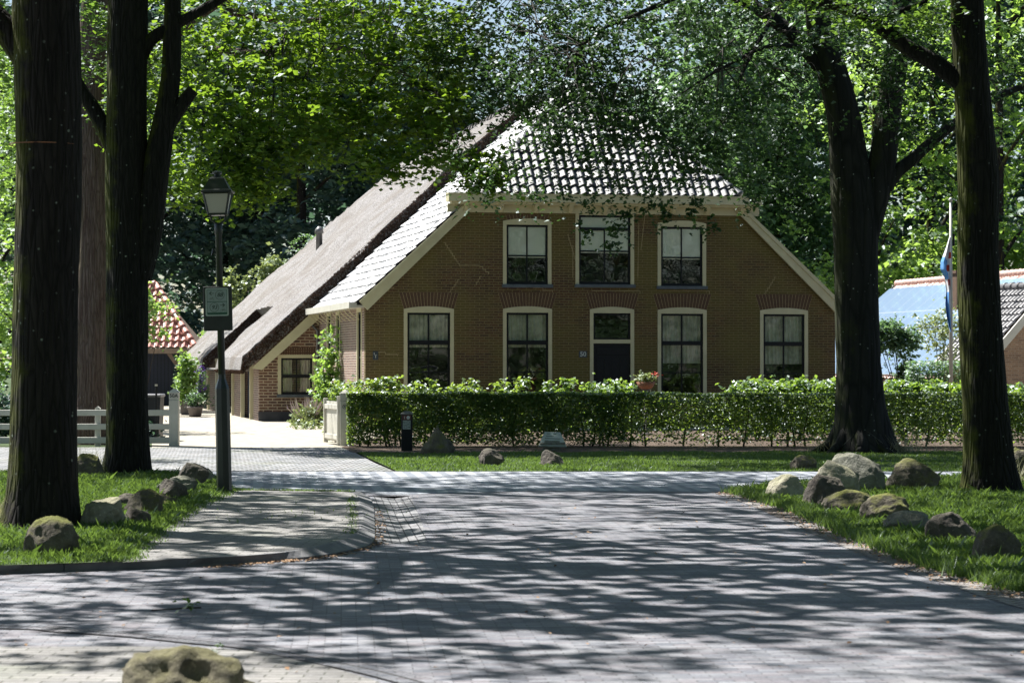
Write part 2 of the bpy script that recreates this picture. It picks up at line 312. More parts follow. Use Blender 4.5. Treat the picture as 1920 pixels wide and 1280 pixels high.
def flat(name, pts, mat, z=None, hole=None, kind='structure'):
    pts = [Vector(p) for p in pts]
    if z is not None: pts = [Vector((p.x, p.y, z)) for p in pts]
    polys = [pts]+([[Vector(p) for p in hole]] if hole else [])
    tris = tessellate_polygon(polys); vs = [p for q in polys for p in q]
    me = bpy.data.meshes.new(name); me.from_pydata([tuple(v) for v in vs], [], [tuple(t) for t in tris]); me.materials.append(mat)
    bm = bmesh.new(); bm.from_mesh(me)
    for f in bm.faces:
        f.normal_update()
        if f.normal.z < 0: f.normal_flip()
    bm.to_mesh(me); bm.free(); o = link(bpy.data.objects.new(name, me))
    if kind: o['kind'] = kind
    return o
def inpoly(x, y, poly):
    x = np.asarray(x); y = np.asarray(y); r = np.zeros(x.shape, bool); n = len(poly)
    for i in range(n):
        x1, y1 = poly[i][0], poly[i][1]; x2, y2 = poly[(i+1) % n][0], poly[(i+1) % n][1]
        if y1 == y2: continue
        r ^= ((y1 > y) != (y2 > y)) & (x < (x2-x1)*(y-y1)/(y2-y1)+x1)
    return r

# ---------------------------------------------------------------- ground, roads, pavements
PZ = .07
flat('ground', [(-400, -150, 0), (400, -150, 0), (400, 600, 0), (-400, 600, 0)], M['lawn'], -.08)
kerb_out = [G(-350, 1092), G(-100, 1082), G(0, 1076), G(120, 1070), G(250, 1066), G(400, 1060), G(520, 1052), G(600, 1044), G(660, 1033), G(692, 1024), G(702, 1012), G(703, 995), G(702, 965), G(699, 945), G(690, 932), G(672, 923)]
kerb_in = [G(-350, 1074, PZ), G(-100, 1064, PZ), G(0, 1059, PZ), G(120, 1055, PZ), G(250, 1051, PZ), G(400, 1044, PZ), G(510, 1036, PZ), G(580, 1026, PZ), G(635, 1013, PZ), G(662, 1003, PZ), G(672, 993, PZ), G(673, 980, PZ), G(673, 955, PZ), G(673, 940, PZ), G(671, 930, PZ), G(660, 922, PZ)]
rows = [(929, 700, 738, 771), (945, 703, 742, 776), (965, 703, 746, 786), (985, 703, 750, 793), (1003, 703, 753, 798), (1019, 703, 756, 802)]
bayp = [G(a, y) for y, a, b_, c_ in rows[::-1]]+[G(c_, y) for y, a, b_, c_ in rows]
flat('road', [(-40, 2, 0), (40, 2, 0), (40, 38, 0), (-40, 38, 0)], M['road'], 0, hole=bayp)
# dished gutter bay: its middle line lies 3 cm lower
bm_ = MB()
vs = []
for (y, a, b_, c_) in rows:
    for x, z in ((a, -.001), ((a+b_)/2, -.02), (b_, -.035), ((b_+c_)/2, -.02), (c_, -.001)): p = G(x, y); vs.append((p.x, p.y, z))
bm_.add(vs, [(i*5+k, i*5+k+1, (i+1)*5+k+1, (i+1)*5+k) for i in range(len(rows)-1) for k in range(4)])
tag(bm_.build('gutter', M['bay']), kind='structure')
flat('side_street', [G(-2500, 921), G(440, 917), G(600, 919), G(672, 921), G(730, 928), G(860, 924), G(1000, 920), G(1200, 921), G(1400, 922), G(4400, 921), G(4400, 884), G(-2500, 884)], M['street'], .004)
pv = [G(230, 1053, PZ)]+kerb_in[5:]+[G(600, 919, PZ), G(440, 917, PZ), G(395, 932, PZ), G(345, 965, PZ), G(300, 1000, PZ)]
flat('pavement', pv, M['pave'])
# kerb: sloping face between the two lines, with 1 m stones and open joints
kb = MB(); lo = spline(kerb_out, 6); hi = spline(kerb_in, 6); acc = 0; start = 0
segs = []
for i in range(1, len(lo)):
    acc += (lo[i]-lo[i-1]).length
    if acc > .95 or i == len(lo)-1: segs.append((start, i)); start = i; acc = 0
for a, b_ in segs:
    L = lo[a:b_+1]; H = hi[a:b_+1]
    if len(L) < 2: continue
    g = .006; L = list(L); H = list(H)
    L[0] = L[0]+(L[1]-L[0]).normalized()*g; H[0] = H[0]+(H[1]-H[0]).normalized()*g
    n = len(L); vs = []
    for l, h in zip(L, H):
        d = (h-l); d.z = 0; d = d.normalized()
        vs += [l+Vector((0, 0, -.03)), l+Vector((0, 0, .02)), h-d*.05+Vector((0, 0, .003)), h+Vector((0, 0, .004)), h+Vector((0, 0, -.1))]
    kb.add(vs, [(i*5+k, i*5+k+1, (i+1)*5+k+1, (i+1)*5+k) for i in range(n-1) for k in range(4)]+[(0, 1, 2, 3, 4), tuple((n-1)*5+k for k in (4, 3, 2, 1, 0))])
tag(kb.build('kerb', M['kerb']), kind='structure')
drive_p = [G(-900, 838), G(640, 838), G(662, 846), G(700, 866), G(742, 884), G(-900, 884)]
flat('driveway', drive_p, M['cobble'], 0.0)
flat('yard', [G(285, 838), G(640, 838), (-3.0, 56, 0), (-3.4, 60, 0), (30, 66, 0), (30, 130, 0), (-60, 130, 0), (-60, 72, 0), (-11.5, 64, 0), G(285, 800)], M['sand'], .0)
flat('lawn', [(-60, 48.8, 0), (60, 48.8, 0), (60, 140, 0), (-60, 140, 0)], M['lawn'], -.006)
flat('garden_bed', [G(640, 838), G(662, 848), G(4000, 848), (40, 66, 0), (-3.4, 60, 0), (-3.0, 56, 0)], M['mulch'], .004)
far_verge = [G(672, 850), G(745, 884), G(3600, 884), G(3600, 846), G(1500, 848), G(900, 849)]
flat('far_verge', far_verge, M['lawn'], .008)
left_verge = [G(-900, 1079, PZ), G(-100, 1066, PZ), G(0, 1060, PZ), G(120, 1056, PZ), G(235, 1052, PZ), G(300, 1000, PZ), G(345, 965, PZ), G(395, 932, PZ), G(440, 917, PZ), G(415, 897, PZ), G(380, 887, PZ), G(-900, 884, PZ)]
flat('left_verge', left_verge, M['lawn'], PZ+.004)
RZ = .03
right_verge = [G(1372, 919, RZ), G(1440, 938, RZ), G(1520, 967, RZ), G(1600, 1002, RZ), G(1700, 1041, RZ), G(1800, 1072, RZ), G(1920, 1103, RZ), G(2150, 1150, RZ), G(3600, 1150, RZ), G(3600, 880, RZ), G(1800, 893, RZ), G(1560, 901, RZ), G(1440, 909, RZ)]
flat('right_verge', right_verge, M['lawn'], RZ)
# litter strip along the right verge
e1 = [G(1372, 921), G(1440, 941), G(1520, 972), G(1600, 1008), G(1700, 1048), G(1800, 1080), G(1920, 1112), G(2150, 1160)]
e2 = [G(1340, 925), G(1400, 945), G(1470, 975), G(1545, 1010), G(1650, 1052), G(1760, 1090), G(1880, 1130), G(2100, 1190)]
m = brickmat('edge_brick_litter', (0, 1), [(.20, .19, .19), (.30, .28, .265), (.24, .22, .21)], (.06, .05, .045), .2, .1, .01, rot=50, algae=((.09, .06, .045), .46, .8)); M['edge'] = m
flat('road_edge', spline(e1, 4)+spline(e2, 4)[::-1], M['edge'], .005)
# lighter pavement corner and dark brick seam in the foreground left
fp = [G(-700, 1215), G(150, 1212), G(420, 1216), G(560, 1238), G(700, 1275), G(820, 1330), G(700, 1500), G(-700, 1500)]
flat('near_pavement', spline(fp[:6], 5)+fp[6:], M['pave'], .006)
sm = MB(); line = spline([G(-700, 1168), G(0, 1175), G(130, 1182), G(250, 1190), G(380, 1203), G(480, 1213), G(600, 1237), G(720, 1262), G(850, 1300), G(950, 1350)], 14)
for a, b_ in zip(line[:-1], line[1:]):
    d = (b_-a).normalized(); s_ = Vector((-d.y, d.x, 0)); L = (b_-a).length; k = 0
    while k < L-.005:
        e = min(L, k+.205); p, q = a+d*k, a+d*(e-.012); k = e
        for (w0, w1) in ((-.11, -.012), (.012, .11)):
            sm.add([p+s_*w0+Vector((0, 0, .009)), q+s_*w0+Vector((0, 0, .009)), q+s_*w1+Vector((0, 0, .009)), p+s_*w1+Vector((0, 0, .009))], [(0, 1, 2, 3)])
tag(sm.build('brick_seam', M['road']), kind='structure')
base = [p for p in line]; off = []
for i, p in enumerate(line):
    d = (line[min(i+1, len(line)-1)]-line[max(i-1, 0)]).normalized(); off.append(Vector((-d.y, d.x, 0))*.118)
flat('seam_joint', [p+o for p, o in zip(line, off)]+[p-o for p, o in zip(line, off)][::-1], simple('dark_joint', (.02, .02, .022), None, 9, .9, 0), .0075)

# ---------------------------------------------------------------- leaves, sprays, grass
def quads(C, size, up=.6, droop=.15, asp=.36, rg=rng):
    n = len(C); size = np.broadcast_to(size, (n,))*rg.uniform(.55, 1.35, n)
    nr = rg.normal(size=(n, 3)); nr[:, 2] = np.abs(nr[:, 2])+up*2; nr /= np.linalg.norm(nr, axis=1)[:, None]
    a = rg.uniform(0, 2*np.pi, n); d = np.stack([np.cos(a), np.sin(a), -droop+rg.normal(size=n)*.3], 1)
    d -= nr*(d*nr).sum(1)[:, None]; d /= np.linalg.norm(d, axis=1)[:, None]; s = np.cross(nr, d)
    sz = size[:, None]; fold = nr*sz*.10
    V = np.stack([C-d*sz*.5, C+s*sz*asp-d*sz*.05+fold, C+d*sz*.55, C-s*sz*asp-d*sz*.05+fold], 1).reshape(-1, 3)
    return V, np.arange(n*4).reshape(-1, 4)
def leafobj(name, C, size, mat, parent=None, **k):
    V, Q = quads(C, size, **k); return npmesh(name, V, Q, mat, parent)
def lobes(specs, per=26, spread=.35, flatz=.45, shell=.35, rg=rng):
    """specs: (cx,cy,cz, rx,ry,rz, nclusters); each cluster a flattened spray of leaves"""
    out = []
    for (cx, cy, cz, rx, ry, rz, n) in specs:
        u = rg.normal(size=(n, 3)); u /= np.linalg.norm(u, axis=1)[:, None]; r = rg.uniform(0, 1, n)**shell
        c = np.array([cx, cy, cz])+u*r[:, None]*np.array([rx, ry, rz])
        k = rg.poisson(per, n)+4; idx = np.repeat(np.arange(n), k); sp = (spread*rg.uniform(.5, 1.4, n))[idx][:, None]
        ns = 4; az = rg.uniform(0, 2*np.pi, (n, ns)); sub = rg.integers(0, ns, len(idx)); a_ = az[idx, sub]; dr = (rg.normal(size=(n, ns))*flatz*.9-.18)[idx, sub]
        t_ = rg.uniform(.05, 1, len(idx))[:, None]; dv = np.stack([np.cos(a_), np.sin(a_), dr], 1)
        o = dv*t_*sp*1.9+np.array([0, 0, -1.])*(t_**2)*sp*.35+rg.normal(size=(len(idx), 3))*sp*np.array([.22, .22, .14])
        out.append(c[idx]+o)
    return np.concatenate(out)
def shadow_xy(C):
    k = C[:, 2]/SUN.z; return C[:, 0]-SUN.x*k, C[:, 1]-SUN.y*k
_wv = [(math.cos(a_)*2*math.pi/l_, math.sin(a_)*2*math.pi/l_, p_) for a_, l_, p_ in zip(np.random.default_rng(3).uniform(0, math.pi, 14), [.27, .31, .35, .39, .44, .5, .58, .66, .78, .92, 1.15, 1.5, 2.1, 3.2], np.random.default_rng(4).uniform(0, 6.28, 14))]
LIT = [([(-9.5, 50.5), (-4.3, 50.5), (-4.6, 62), (-5, 80), (-16, 80), (-16, 50.5)], .97), ([(-6.8, 21.5), (-3.7, 21.5), (-4.1, 33), (-7.8, 33)], .93), ([(2.6, 48.6), (14, 48.6), (14, 55), (2.2, 55)], .93),
       ([(3.5, 25), (9, 22), (9, 36), (3.0, 34)], .85), ([(2, 40), (8, 40), (8, 44), (2, 44)], .6), ([(-2, 29), (5, 29), (5, 31.8), (-2, 31.8)], .6)]
def thin(C, gap=.75, rg=rng):
    """open gaps in a crown where the photograph's ground is sunlit, plus a wave pattern of holes shaped to cast dappled light"""
    x, y = shadow_xy(C); keep = np.ones(len(C), bool)
    for poly, p in LIT: keep &= ~(inpoly(x, y, poly) & (rg.uniform(size=len(C)) < p))
    n_ = sum(np.sin(a*x+b*y+p) for a, b, p in _wv)
    keep &= ~((n_ > gap+np.where((x > -4.4) & (x < -1.1) & (y > 21.5) & (y < 31.5), 1.2, 0)-np.where((y < 17.5) & (x < -.3) & (y > 9), -.5, 0)) & (y < 31.5))
    return C[keep]
def holes(C, scale, thr, seed):
    q = C*scale+seed; v = np.sin(q[:, 0]*1.7+np.sin(q[:, 1]*1.3+q[:, 2]))+np.sin(q[:, 1]*2.1+1.3*np.sin(q[:, 0]*.9+seed))+np.sin(q[:, 2]*2.3+q[:, 0]*.7)
    return C[v > thr]
def grass(name, poly, n, h, z, avoid=(), seed=1, mat='grass', wid=.008, edge=0):
    rg = np.random.default_rng(seed); ps = np.array([(p[0], p[1]) for p in poly]); x0, y0 = ps.min(0); x1, y1 = ps.max(0)
    x0 = max(x0, -11); x1 = min(x1, 13); xs = rg.uniform(x0, x1, n*6); ys = rg.uniform(y0, y1, n*6)
    ok = inpoly(xs, ys, ps) & (np.abs(xs) < ys*.225+.5); xs = xs[ok][:n]; ys = ys[ok][:n]; k = len(xs)
    bare = np.sin(xs*1.9+np.sin(ys*1.1)*2.2)*np.sin(ys*1.6+np.sin(xs*2.3)); kk = (bare > -.72) | (rg.uniform(size=len(xs)) < .35); xs = xs[kk]; ys = ys[kk]; k = len(xs)
    clump = .75+.35*np.sin(xs*3.1+np.sin(ys*2.3)*2)*np.sin(ys*2.7+xs)
    hh = h*clump*rg.uniform(.45, 1.35, k)*np.where(rg.uniform(size=k) < .02, 1.8, 1); a = rg.uniform(0, 2*np.pi, k); w = wid*rg.uniform(.6, 1.4, k)
    b = rg.normal(size=(k, 2))*hh[:, None]*.45; zz = np.full(k, z-.005)
    A = np.stack([xs-np.cos(a)*w, ys-np.sin(a)*w, zz], 1); B = np.stack([xs+np.cos(a)*w, ys+np.sin(a)*w, zz], 1)
    Mx = np.stack([xs+b[:, 0]*.35+np.cos(a)*w*.7, ys+b[:, 1]*.35+np.sin(a)*w*.7, zz+hh*.62], 1); T = np.stack([xs+b[:, 0], ys+b[:, 1], zz+hh], 1)
    V = np.stack([A, B, Mx, T], 1).reshape(-1, 3); o = npmesh(name, V, np.arange(k*4).reshape(-1, 4), M[mat]); return tag(o, kind='stuff')
tag(grass('grass', left_verge, 90000, .07, PZ, seed=1, wid=.0055), 'bright green grass on the left verge round the big trunks and boulders', 'grass')
tag(grass('grass', right_verge, 120000, .07, RZ, seed=2, wid=.0055), 'bright green grass on the right verge among the row of boulders', 'grass')
tag(grass('grass', far_verge, 90000, .045, .008, seed=3, wid=.008), 'mown grass strip between side street and long hedge', 'grass')
# rough fringe of grass round the verge edges and joints of the pavement
def fringe(line, n, h, w, z, seed):
    rg = np.random.default_rng(seed); pts = np.array([tuple(p) for p in spline(line, 12)]); i = rg.integers(0, len(pts)-1, n); t = rg.uniform(size=(n, 1))
    c = pts[i]*(1-t)+pts[i+1]*t; c[:, :2] += rg.normal(size=(n, 2))*w; return c
# ---------------------------------------------------------------- trees
def trunk(mb, pts, rad, n=22, nz=.09, k=8, seed=0): p, r = resample(pts, rad, k); mb.tube(p, r, n, True, nz, seed)
def twigs(mb, C, start, n, rg, r0=.02):
    idx = rg.integers(0, len(C), n)
    for i in idx:
        e = Vector(C[i]); s = Vector(start(e)); m_ = (e+s)/2+Vector((rg.normal()*.2, rg.normal()*.2, abs(rg.normal())*.15)); pts = spline([s, m_, e], 4)
        mb.tube(pts, [r0*(1-.8*j/(len(pts)-1)) for j in range(len(pts))], 5, False)
rg1 = np.random.default_rng(11)
# -- big left trunk near the camera
B = G(82, 990, PZ); t = thing('street_tree', 'thickest dark trunk at the far left edge with yellow moss on its left side', 'tree', B)
def rel(p): return tuple(Vector(p)-B)
mb = MB(); Y1 = B.y+.3
def q(px, py, dy=0): return rel(P(px, py, Y1+dy))
trunk(mb, [q(76, 1005), q(78, 975), q(80, 930), q(82, 850), q(83, 700), q(85, 500), q(90, 300), q(88, 100), q(86, -50), q(92, -400), q(110, -900), q(120, -1400)], [.50, .42, .375, .345, .325, .32, .325, .34, .33, .30, .22, .1], 40, .07, 10, 3.)
trunk(mb, [q(60, 120), q(-20, 20), q(-160, -120), q(-400, -350, 1)], [.16, .12, .09, .05], 12, .1)
trunk(mb, [q(90, -200), q(300, -500, -1), q(600, -800, -2), q(900, -1000, -3)], [.16, .13, .09, .03], 10, .1)
trunk(mb, [q(90, -300), q(200, -700, 2), q(500, -1000, 4)], [.14, .1, .03], 10, .1)
trunk(mb, [q(90, -350), q(-100, -700, -2), q(-300, -1000, -3)], [.14, .1, .03], 10, .1)
mb.build('trunk', M['bark'], t, True)
C = lobes([(-4.6, 25, 10.5, 5.5, 5.5, 2.6, 1050), (-3.5, 24, 15, 6.5, 6, 3, 900), (-1.5, 22, 10, 3.5, 3.5, 1.8, 420), (-5.5, 20, 9.5, 3, 3.5, 1.8, 320)], 26, .30, .5, .6, rg1)
C = thin(C, rg=rg1); leafobj('crown', C-np.array(B), .15, M['leaf_oak'], t, rg=rg1)
# cord round the trunk
tb = MB(); tb.tube([Vector((math.cos(a)*.345, math.sin(a)*.345, (q(83, 272)[2]))) + Vector((q(83, 272)[0], q(83, 272)[1], 0)) for a in np.linspace(0, 2*math.pi, 30)], .006, 5, False); tb.build('cord', M['terracotta'], t)
# -- second left trunk with fork
B = G(238, 890, PZ); t = thing('street_tree', 'dark forked trunk second from the left beside the lamp post', 'tree', B); Y1 = B.y+.3
mb = MB(); trunk(mb, [q(236, 905), q(238, 880), q(240, 830), q(239, 700), q(238, 500), q(236, 300), q(238, 100), q(240, -50), q(245, -400), q(250, -800)], [.46, .38, .325, .305, .30, .30, .29, .29, .22, .08], 36, .08, 10, 7.)
trunk(mb, [q(255, 520), q(274, 440), q(285, 360), q(300, 270), q(315, 180), q(322, 80), q(325, -200)], [.22, .22, .21, .18, .15, .14, .08], 18, .1)
trunk(mb, [q(296, 280), q(318, 230), q(345, 190), q(362, 168)], [.12, .11, .10, .09], 14, .1)
trunk(mb, [q(262, 105), q(285, 72), q(330, 45), q(385, 15), q(440, -15), q(600, -90)], [.12, .10, .085, .07, .06, .03], 12, .1)
trunk(mb, [q(225, 300), q(200, 250), q(175, 205), q(150, 165), q(120, 100)], [.15, .13, .11, .09, .06], 12, .1)
trunk(mb, [q(240, -200), q(500, -500, 2), q(800, -650, 2)], [.13, .09, .03], 10, .1)
mb.build('trunk', M['bark_dark'], t, True)
C = lobes([(-4.5, 37, 13.5, 6, 6, 3, 850), (-1, 33, 16.5, 6, 6, 2.6, 800), (-.5, 35, 11.5, 4.2, 4, 2, 560), (-.5, 29.5, 11, 3.2, 3, 1.5, 360), (3.2, 33, 11.5, 3.2, 3.5, 1.6, 320), (-9, 38, 9, 3, 4, 3, 200), (-9, 32, 11, 3.5, 4, 2, 420)], 26, .32, .5, .6, rg1)
C = thin(C, rg=rg1)
def lob(px, py, Y, rx, rz, n, ry=None): p = P(px, py, Y); return (p.x, p.y, p.z, rx, ry or rx, rz, n)
D = lobes([lob(330, 110, 36, .7, .35, 22, .5), lob(170, 120, 37, .8, .5, 26), lob(205, 205, 36.4, .35, .2, 8), lob(150, 40, 38, 1, .5, 25), lob(20, 60, 38, 1.2, 1.2, 60), lob(10, 250, 44, 1., 1.4, 60)], 20, .22, .4, .5, rg1)
V1, Q1 = quads(C-np.array(B), .15, rg=rg1); V2, Q2 = quads(D-np.array(B), .08, rg=rg1)
npmesh('crown', np.concatenate([V1, V2]), np.concatenate([Q1, Q2+len(V1)]), M['leaf_oak'], t)
# -- fibrous trunk behind the fence line, bearing the lime crown
B = G(170, 833); t = thing('lime_tree', 'reddish fibrous trunk between the two dark left trunks behind white fence rails, yellow-green crown', 'tree', B); Y1 = B.y+.4
mb = MB(); trunk(mb, [q(150, 850), q(158, 815), q(168, 740), q(172, 600), q(174, 450), q(170, 320), q(168, 200), q(175, 50), q(190, -200), q(200, -500)], [.75, .52, .38, .34, .33, .36, .3, .28, .22, .08], 30, .12, 9, 2.)
trunk(mb, [q(178, 330), q(250, 150, .5), q(380, 20, 1), q(560, -60, 1), q(800, -80, 2)], [.22, .18, .14, .10, .04], 12, .1)
trunk(mb, [q(300, 80, 1), q(480, 100, 0), q(640, 90, 0), q(760, 140, -1), q(850, 200, -1)], [.1, .075, .06, .045, .02], 9, .1)
trunk(mb, [q(420, 20, 1), q(560, 40, 2), q(720, 20, 2), q(900, 60, 2)], [.09, .07, .05, .02], 9, .1)
mb.build('trunk', M['bark_fibre'], t, True)
spec = [lob(360, 60, 48, 1.6, 1.3, 90), lob(420, 180, 47, 1.5, 1.1, 100), lob(400, 300, 47.5, 1.2, .75, 75), lob(520, 270, 47.5, 1.3, .85, 90), lob(470, 355, 48, .8, .4, 26), lob(330, 350, 49, .6, .5, 20), lob(560, 100, 48, 1.9, 1.5, 150), lob(660, 210, 47, 1.3, 1., 110), lob(740, 110, 48, 1.6, 1.4, 130),
        lob(820, 210, 47, .9, .8, 60), lob(700, 300, 46.5, .65, .3, 22), lob(800, 290, 46.5, .6, .4, 20), lob(880, 300, 46, .75, .35, 24), lob(920, 320, 46, .45, .35, 13), lob(620, 20, 51, 2.5, 1.5, 110), lob(850, 50, 50, 1.5, 1.3, 70), lob(740, 325, 46.3, .3, .12, 4), lob(900, 345, 46, .35, .18, 6), lob(300, 180, 50, 1.2, 1.5, 60)]
C = lobes(spec, 19, .25, .38, .5, rg1)
H = lobes([(-5, 51, 14.5, 4.5, 4, 2.2, 260), (-1, 55, 16.5, 7, 4.5, 2.3, 700), (-6, 53, 12, 4, 4, 2.5, 160), (-2.2, 53, 12, 3.4, 3.2, 2.6, 210), (1, 55, 11, 2.6, 2.6, 2.2, 120)], 24, .4, .5, .5, rg1); H = thin(H, rg=rg1)  # high lobes out of view, added to shade the foliage below
V1, Q1 = quads(C-np.array(B), .125, asp=.45, rg=rg1); V2, Q2 = quads(H-np.array(B), .13, rg=rg1)
npmesh('crown', np.concatenate([V1, V2]), np.concatenate([Q1, Q2+len(V1)]), M['leaf_lime'], t)
mb = MB(); LB = [P(a_, b_, 47.5) for a_, b_ in ((300, 80), (380, 20), (480, 100), (560, 60), (640, 90), (760, 140), (850, 200), (720, 20))]
for e_ in C[rg1.integers(0, len(C), 110)]:
    e_ = Vector(e_); l2 = sorted(LB, key=lambda p: (p-e_).length)[:3]; s_ = l2[0].lerp(l2[int(rg1.integers(1, 3))], rg1.uniform(0, .8)); d_ = e_-s_; pts = spline([s_-Vector(B), s_+d_*.5+Vector((0, 0, .15*d_.length))-Vector(B), e_-Vector(B)], 5); mb.tube(pts, [.015*(1-.08*k_) for k_ in range(len(pts))], 5, False)
mb.build('branchlets', M['twig'], t)
# -- right trunk
B = G(1853, 925, RZ); t = thing('street_tree', 'straight dark trunk at the right edge with one long limb reaching left', 'tree', B); Y1 = B.y+.3
mb = MB(); trunk(mb, [q(1858, 945), q(1856, 915), q(1852, 860), q(1845, 750), q(1838, 600), q(1834, 450), q(1834, 330), q(1826, 200), q(1818, 80), q(1814, -30), q(1805, -400), q(1800, -800)], [.50, .40, .335, .295, .27, .26, .265, .235, .22, .21, .16, .06], 36, .08, 10, 9.)
trunk(mb, [q(1815, 160), q(1785, 140), q(1745, 112), q(1700, 88), q(1650, 50), q(1590, 18), q(1520, -2), q(1430, -20), q(1300, -90)], [.14, .125, .11, .10, .095, .085, .075, .06, .03], 14, .1)
trunk(mb, [q(1640, 45), q(1690, 20), q(1740, 0), q(1800, -40)], [.04, .035, .03, .02], 8, .1)
mb.build('trunk', M['bark_dark'], t, True)
C = lobes([(6, 31, 11, 5.5, 5.5, 2.4, 800), (5, 27, 15, 6, 6, 2.8, 700), (10, 29, 8, 3, 4, 3, 160)], 26, .32, .5, .6, rg1); C = thin(C, rg=rg1)
D = lobes([lob(1620, 30, 31, .8, .25, 20), lob(1700, 30, 31, .6, .2, 14), lob(1560, -20, 30.5, .9, .3, 30), lob(1740, 20, 31, .5, .2, 8), lob(1450, -20, 30, .8, .25, 20)], 18, .2, .4, .5, rg1)
V1, Q1 = quads(C-np.array(B), .15, rg=rg1); V2, Q2 = quads(D-np.array(B), .075, rg=rg1)
npmesh('crown', np.concatenate([V1, V2]), np.concatenate([Q1, Q2+len(V1)]), M['leaf_oak'], t)
# -- big beech
B = G(1615, 850); t = thing('beech_tree', 'large smooth-barked beech forking high, standing before the hedge right of the house', 'tree', B); Y1 = B.y+.5
mb = MB(); trunk(mb, [q(1619, 868), q(1619, 845), q(1617, 815), q(1612, 760), q(1609, 680), q(1606, 560), q(1604, 450), q(1600, 380), q(1592, 300), q(1582, 220), q(1560, 130), q(1540, 60), q(1530, -50), q(1500, -400)], [.86, .70, .57, .475, .42, .415, .42, .42, .36, .32, .3, .26, .24, .1], 40, .08, 9, 4.)
trunk(mb, [q(1622, 440), q(1640, 370), q(1655, 300), q(1668, 200), q(1685, 80), q(1700, -60), q(1720, -400)], [.28, .28, .26, .24, .22, .2, .1], 24, .08)
trunk(mb, [q(1660, 350), q(1682, 322), q(1710, 300), q(1745, 268), q(1785, 236), q(1850, 190), q(1950, 150)], [.16, .13, .115, .105, .095, .08, .05], 12, .1)
for k in range(9):
    a = k*.7+.35; d = Vector((math.cos(a), math.sin(a), 0)); b0 = Vector((0.05, .5, 0)); mb.tube([b0+d*.34+Vector((0, 0, .62)), b0+d*.58+Vector((0, 0, .16)), b0+d*.95+Vector((0, 0, -.04))], [.10, .10, .05], 9, True, .1, k)
trunk(mb, [q(1570, 160), q(1480, 60, 0), q(1350, -20, .5), q(1150, -60, 1), q(1000, -40, 1)], [.18, .14, .11, .07, .03], 12, .1)
trunk(mb, [q(1550, 100), q(1450, 85, -1), q(1350, 130, -1.5), q(1270, 180, -2)], [.06, .04, .025, .012], 9, .1)
trunk(mb, [q(1450, 30, 0), q(1395, 130, -1), q(1370, 210, -1.3), q(1330, 260, -1.5)], [.05, .035, .02, .012], 7, .1)
trunk(mb, [q(1300, -20, .5), q(1210, 20, 0), q(1120, 60, 0), q(1060, 120, 0)], [.06, .045, .03, .015], 7, .1)
mb.build('trunk', M['bark_beech'], t, True)
spec = [lob(900, 90, 48, 1.4, 1.1, 150), lob(1010, 110, 47, 1.5, 1.1, 160), lob(1120, 90, 46, 1.4, 1.1, 150), lob(1060, 190, 46, 1.2, .7, 48), lob(960, 190, 47, 1.1, .6, 80), lob(1060, 130, 46, 1.3, .9, 110), lob(1110, 200, 45, .9, .6, 70), lob(1190, 250, 44.6, .7, .6, 50), lob(1030, 250, 45, .6, .35, 22), lob(1300, 290, 44.3, .6, .6, 34), lob(1170, 200, 45, .9, .8, 42), lob(1250, 110, 45, 1.4, 1.2, 95), lob(1130, 270, 44.5, .65, .8, 26), lob(1240, 310, 44, .7, .75, 36),
        lob(1310, 230, 44, .8, .9, 60), lob(1370, 100, 45, 1.3, 1.2, 80), lob(1400, 220, 44, .8, .9, 52), lob(1470, 150, 46, 1., 1.3, 70), lob(1480, 330, 45, .7, .8, 34), lob(1420, 330, 45, .5, .7, 22),
        lob(1590, 90, 43.5, 1., .9, 70), lob(1660, 160, 43.5, .8, .9, 55), lob(1600, 220, 43.5, .55, .5, 26), lob(1740, 120, 44, 1.2, 1.3, 80), lob(1700, 60, 44, 1, .8, 50), lob(1890, 150, 44, 1.2, 1.6, 85), lob(1900, 330, 45, .7, 1.0, 36), lob(1760, 330, 44, .35, .9, 14), lob(1730, 250, 44, .6, .5, 18), lob(960, 20, 49, 2.4, .9, 150), lob(1290, 10, 48, 2.8, .8, 200), lob(1590, 10, 48, 2.8, .8, 90)]
# thin hanging sprays in front of the cornice and windows
for px, y0, y1, n in ((1105, 360, 400, 5), (1090, 400, 455, 4), (1160, 380, 470, 12), (1150, 440, 495, 5), (1250, 370, 430, 7), (1300, 360, 430, 10), (1335, 400, 435, 4), (1215, 350, 410, 5), (1055, 350, 385, 4), (1000, 350, 380, 3), (905, 350, 395, 2), (1180, 370, 430, 5)):
    spec.append(lob(px, (y0+y1)/2, 44.5, .17, (y1-y0)/2/101, n))
C = lobes(spec[:-12], 17, .17, .35, .5, rg1); C2 = lobes(spec[-12:], 11, .09, .7, .6, rg1)
# vertical strings of leaves: beech twigs hang
st = rg1.uniform(size=(120, 3)); SC = []
for a, b_, c_ in st:
    px = 830+a*560; y0 = 200+b_*130; L = .3+c_*.9; p = P(px, y0, 44+a*2); k = int(L*22); z = np.linspace(0, L, k)
    SC.append(np.stack([p.x+rg1.normal(size=k)*.05+.08*np.sin(z*3+a*9), p.y+rg1.normal(size=k)*.05, p.z-z], 1))
SC = np.concatenate(SC)
H = lobes([(6, 52, 17.5, 6, 4.5, 2.3, 500), (5, 48, 13.5, 5, 4.5, 3.5, 300), (1.2, 45, 11.5, 3.5, 3.5, 2, 230), (-1.5, 44, 12, 3, 3, 2, 150), (9, 43, 11, 3.5, 4, 3, 180), (4.5, 40, 11, 3, 3, 1.6, 130)], 24, .4, .5, .5, rg1); H = thin(H, rg=rg1)
C = holes(C, 1.1, -1.25, 3.)
V1, Q1 = quads(np.concatenate([C, C2, SC])-np.array(B), .088, droop=.5, up=.3, rg=rg1); V2, Q2 = quads(H-np.array(B), .13, rg=rg1)
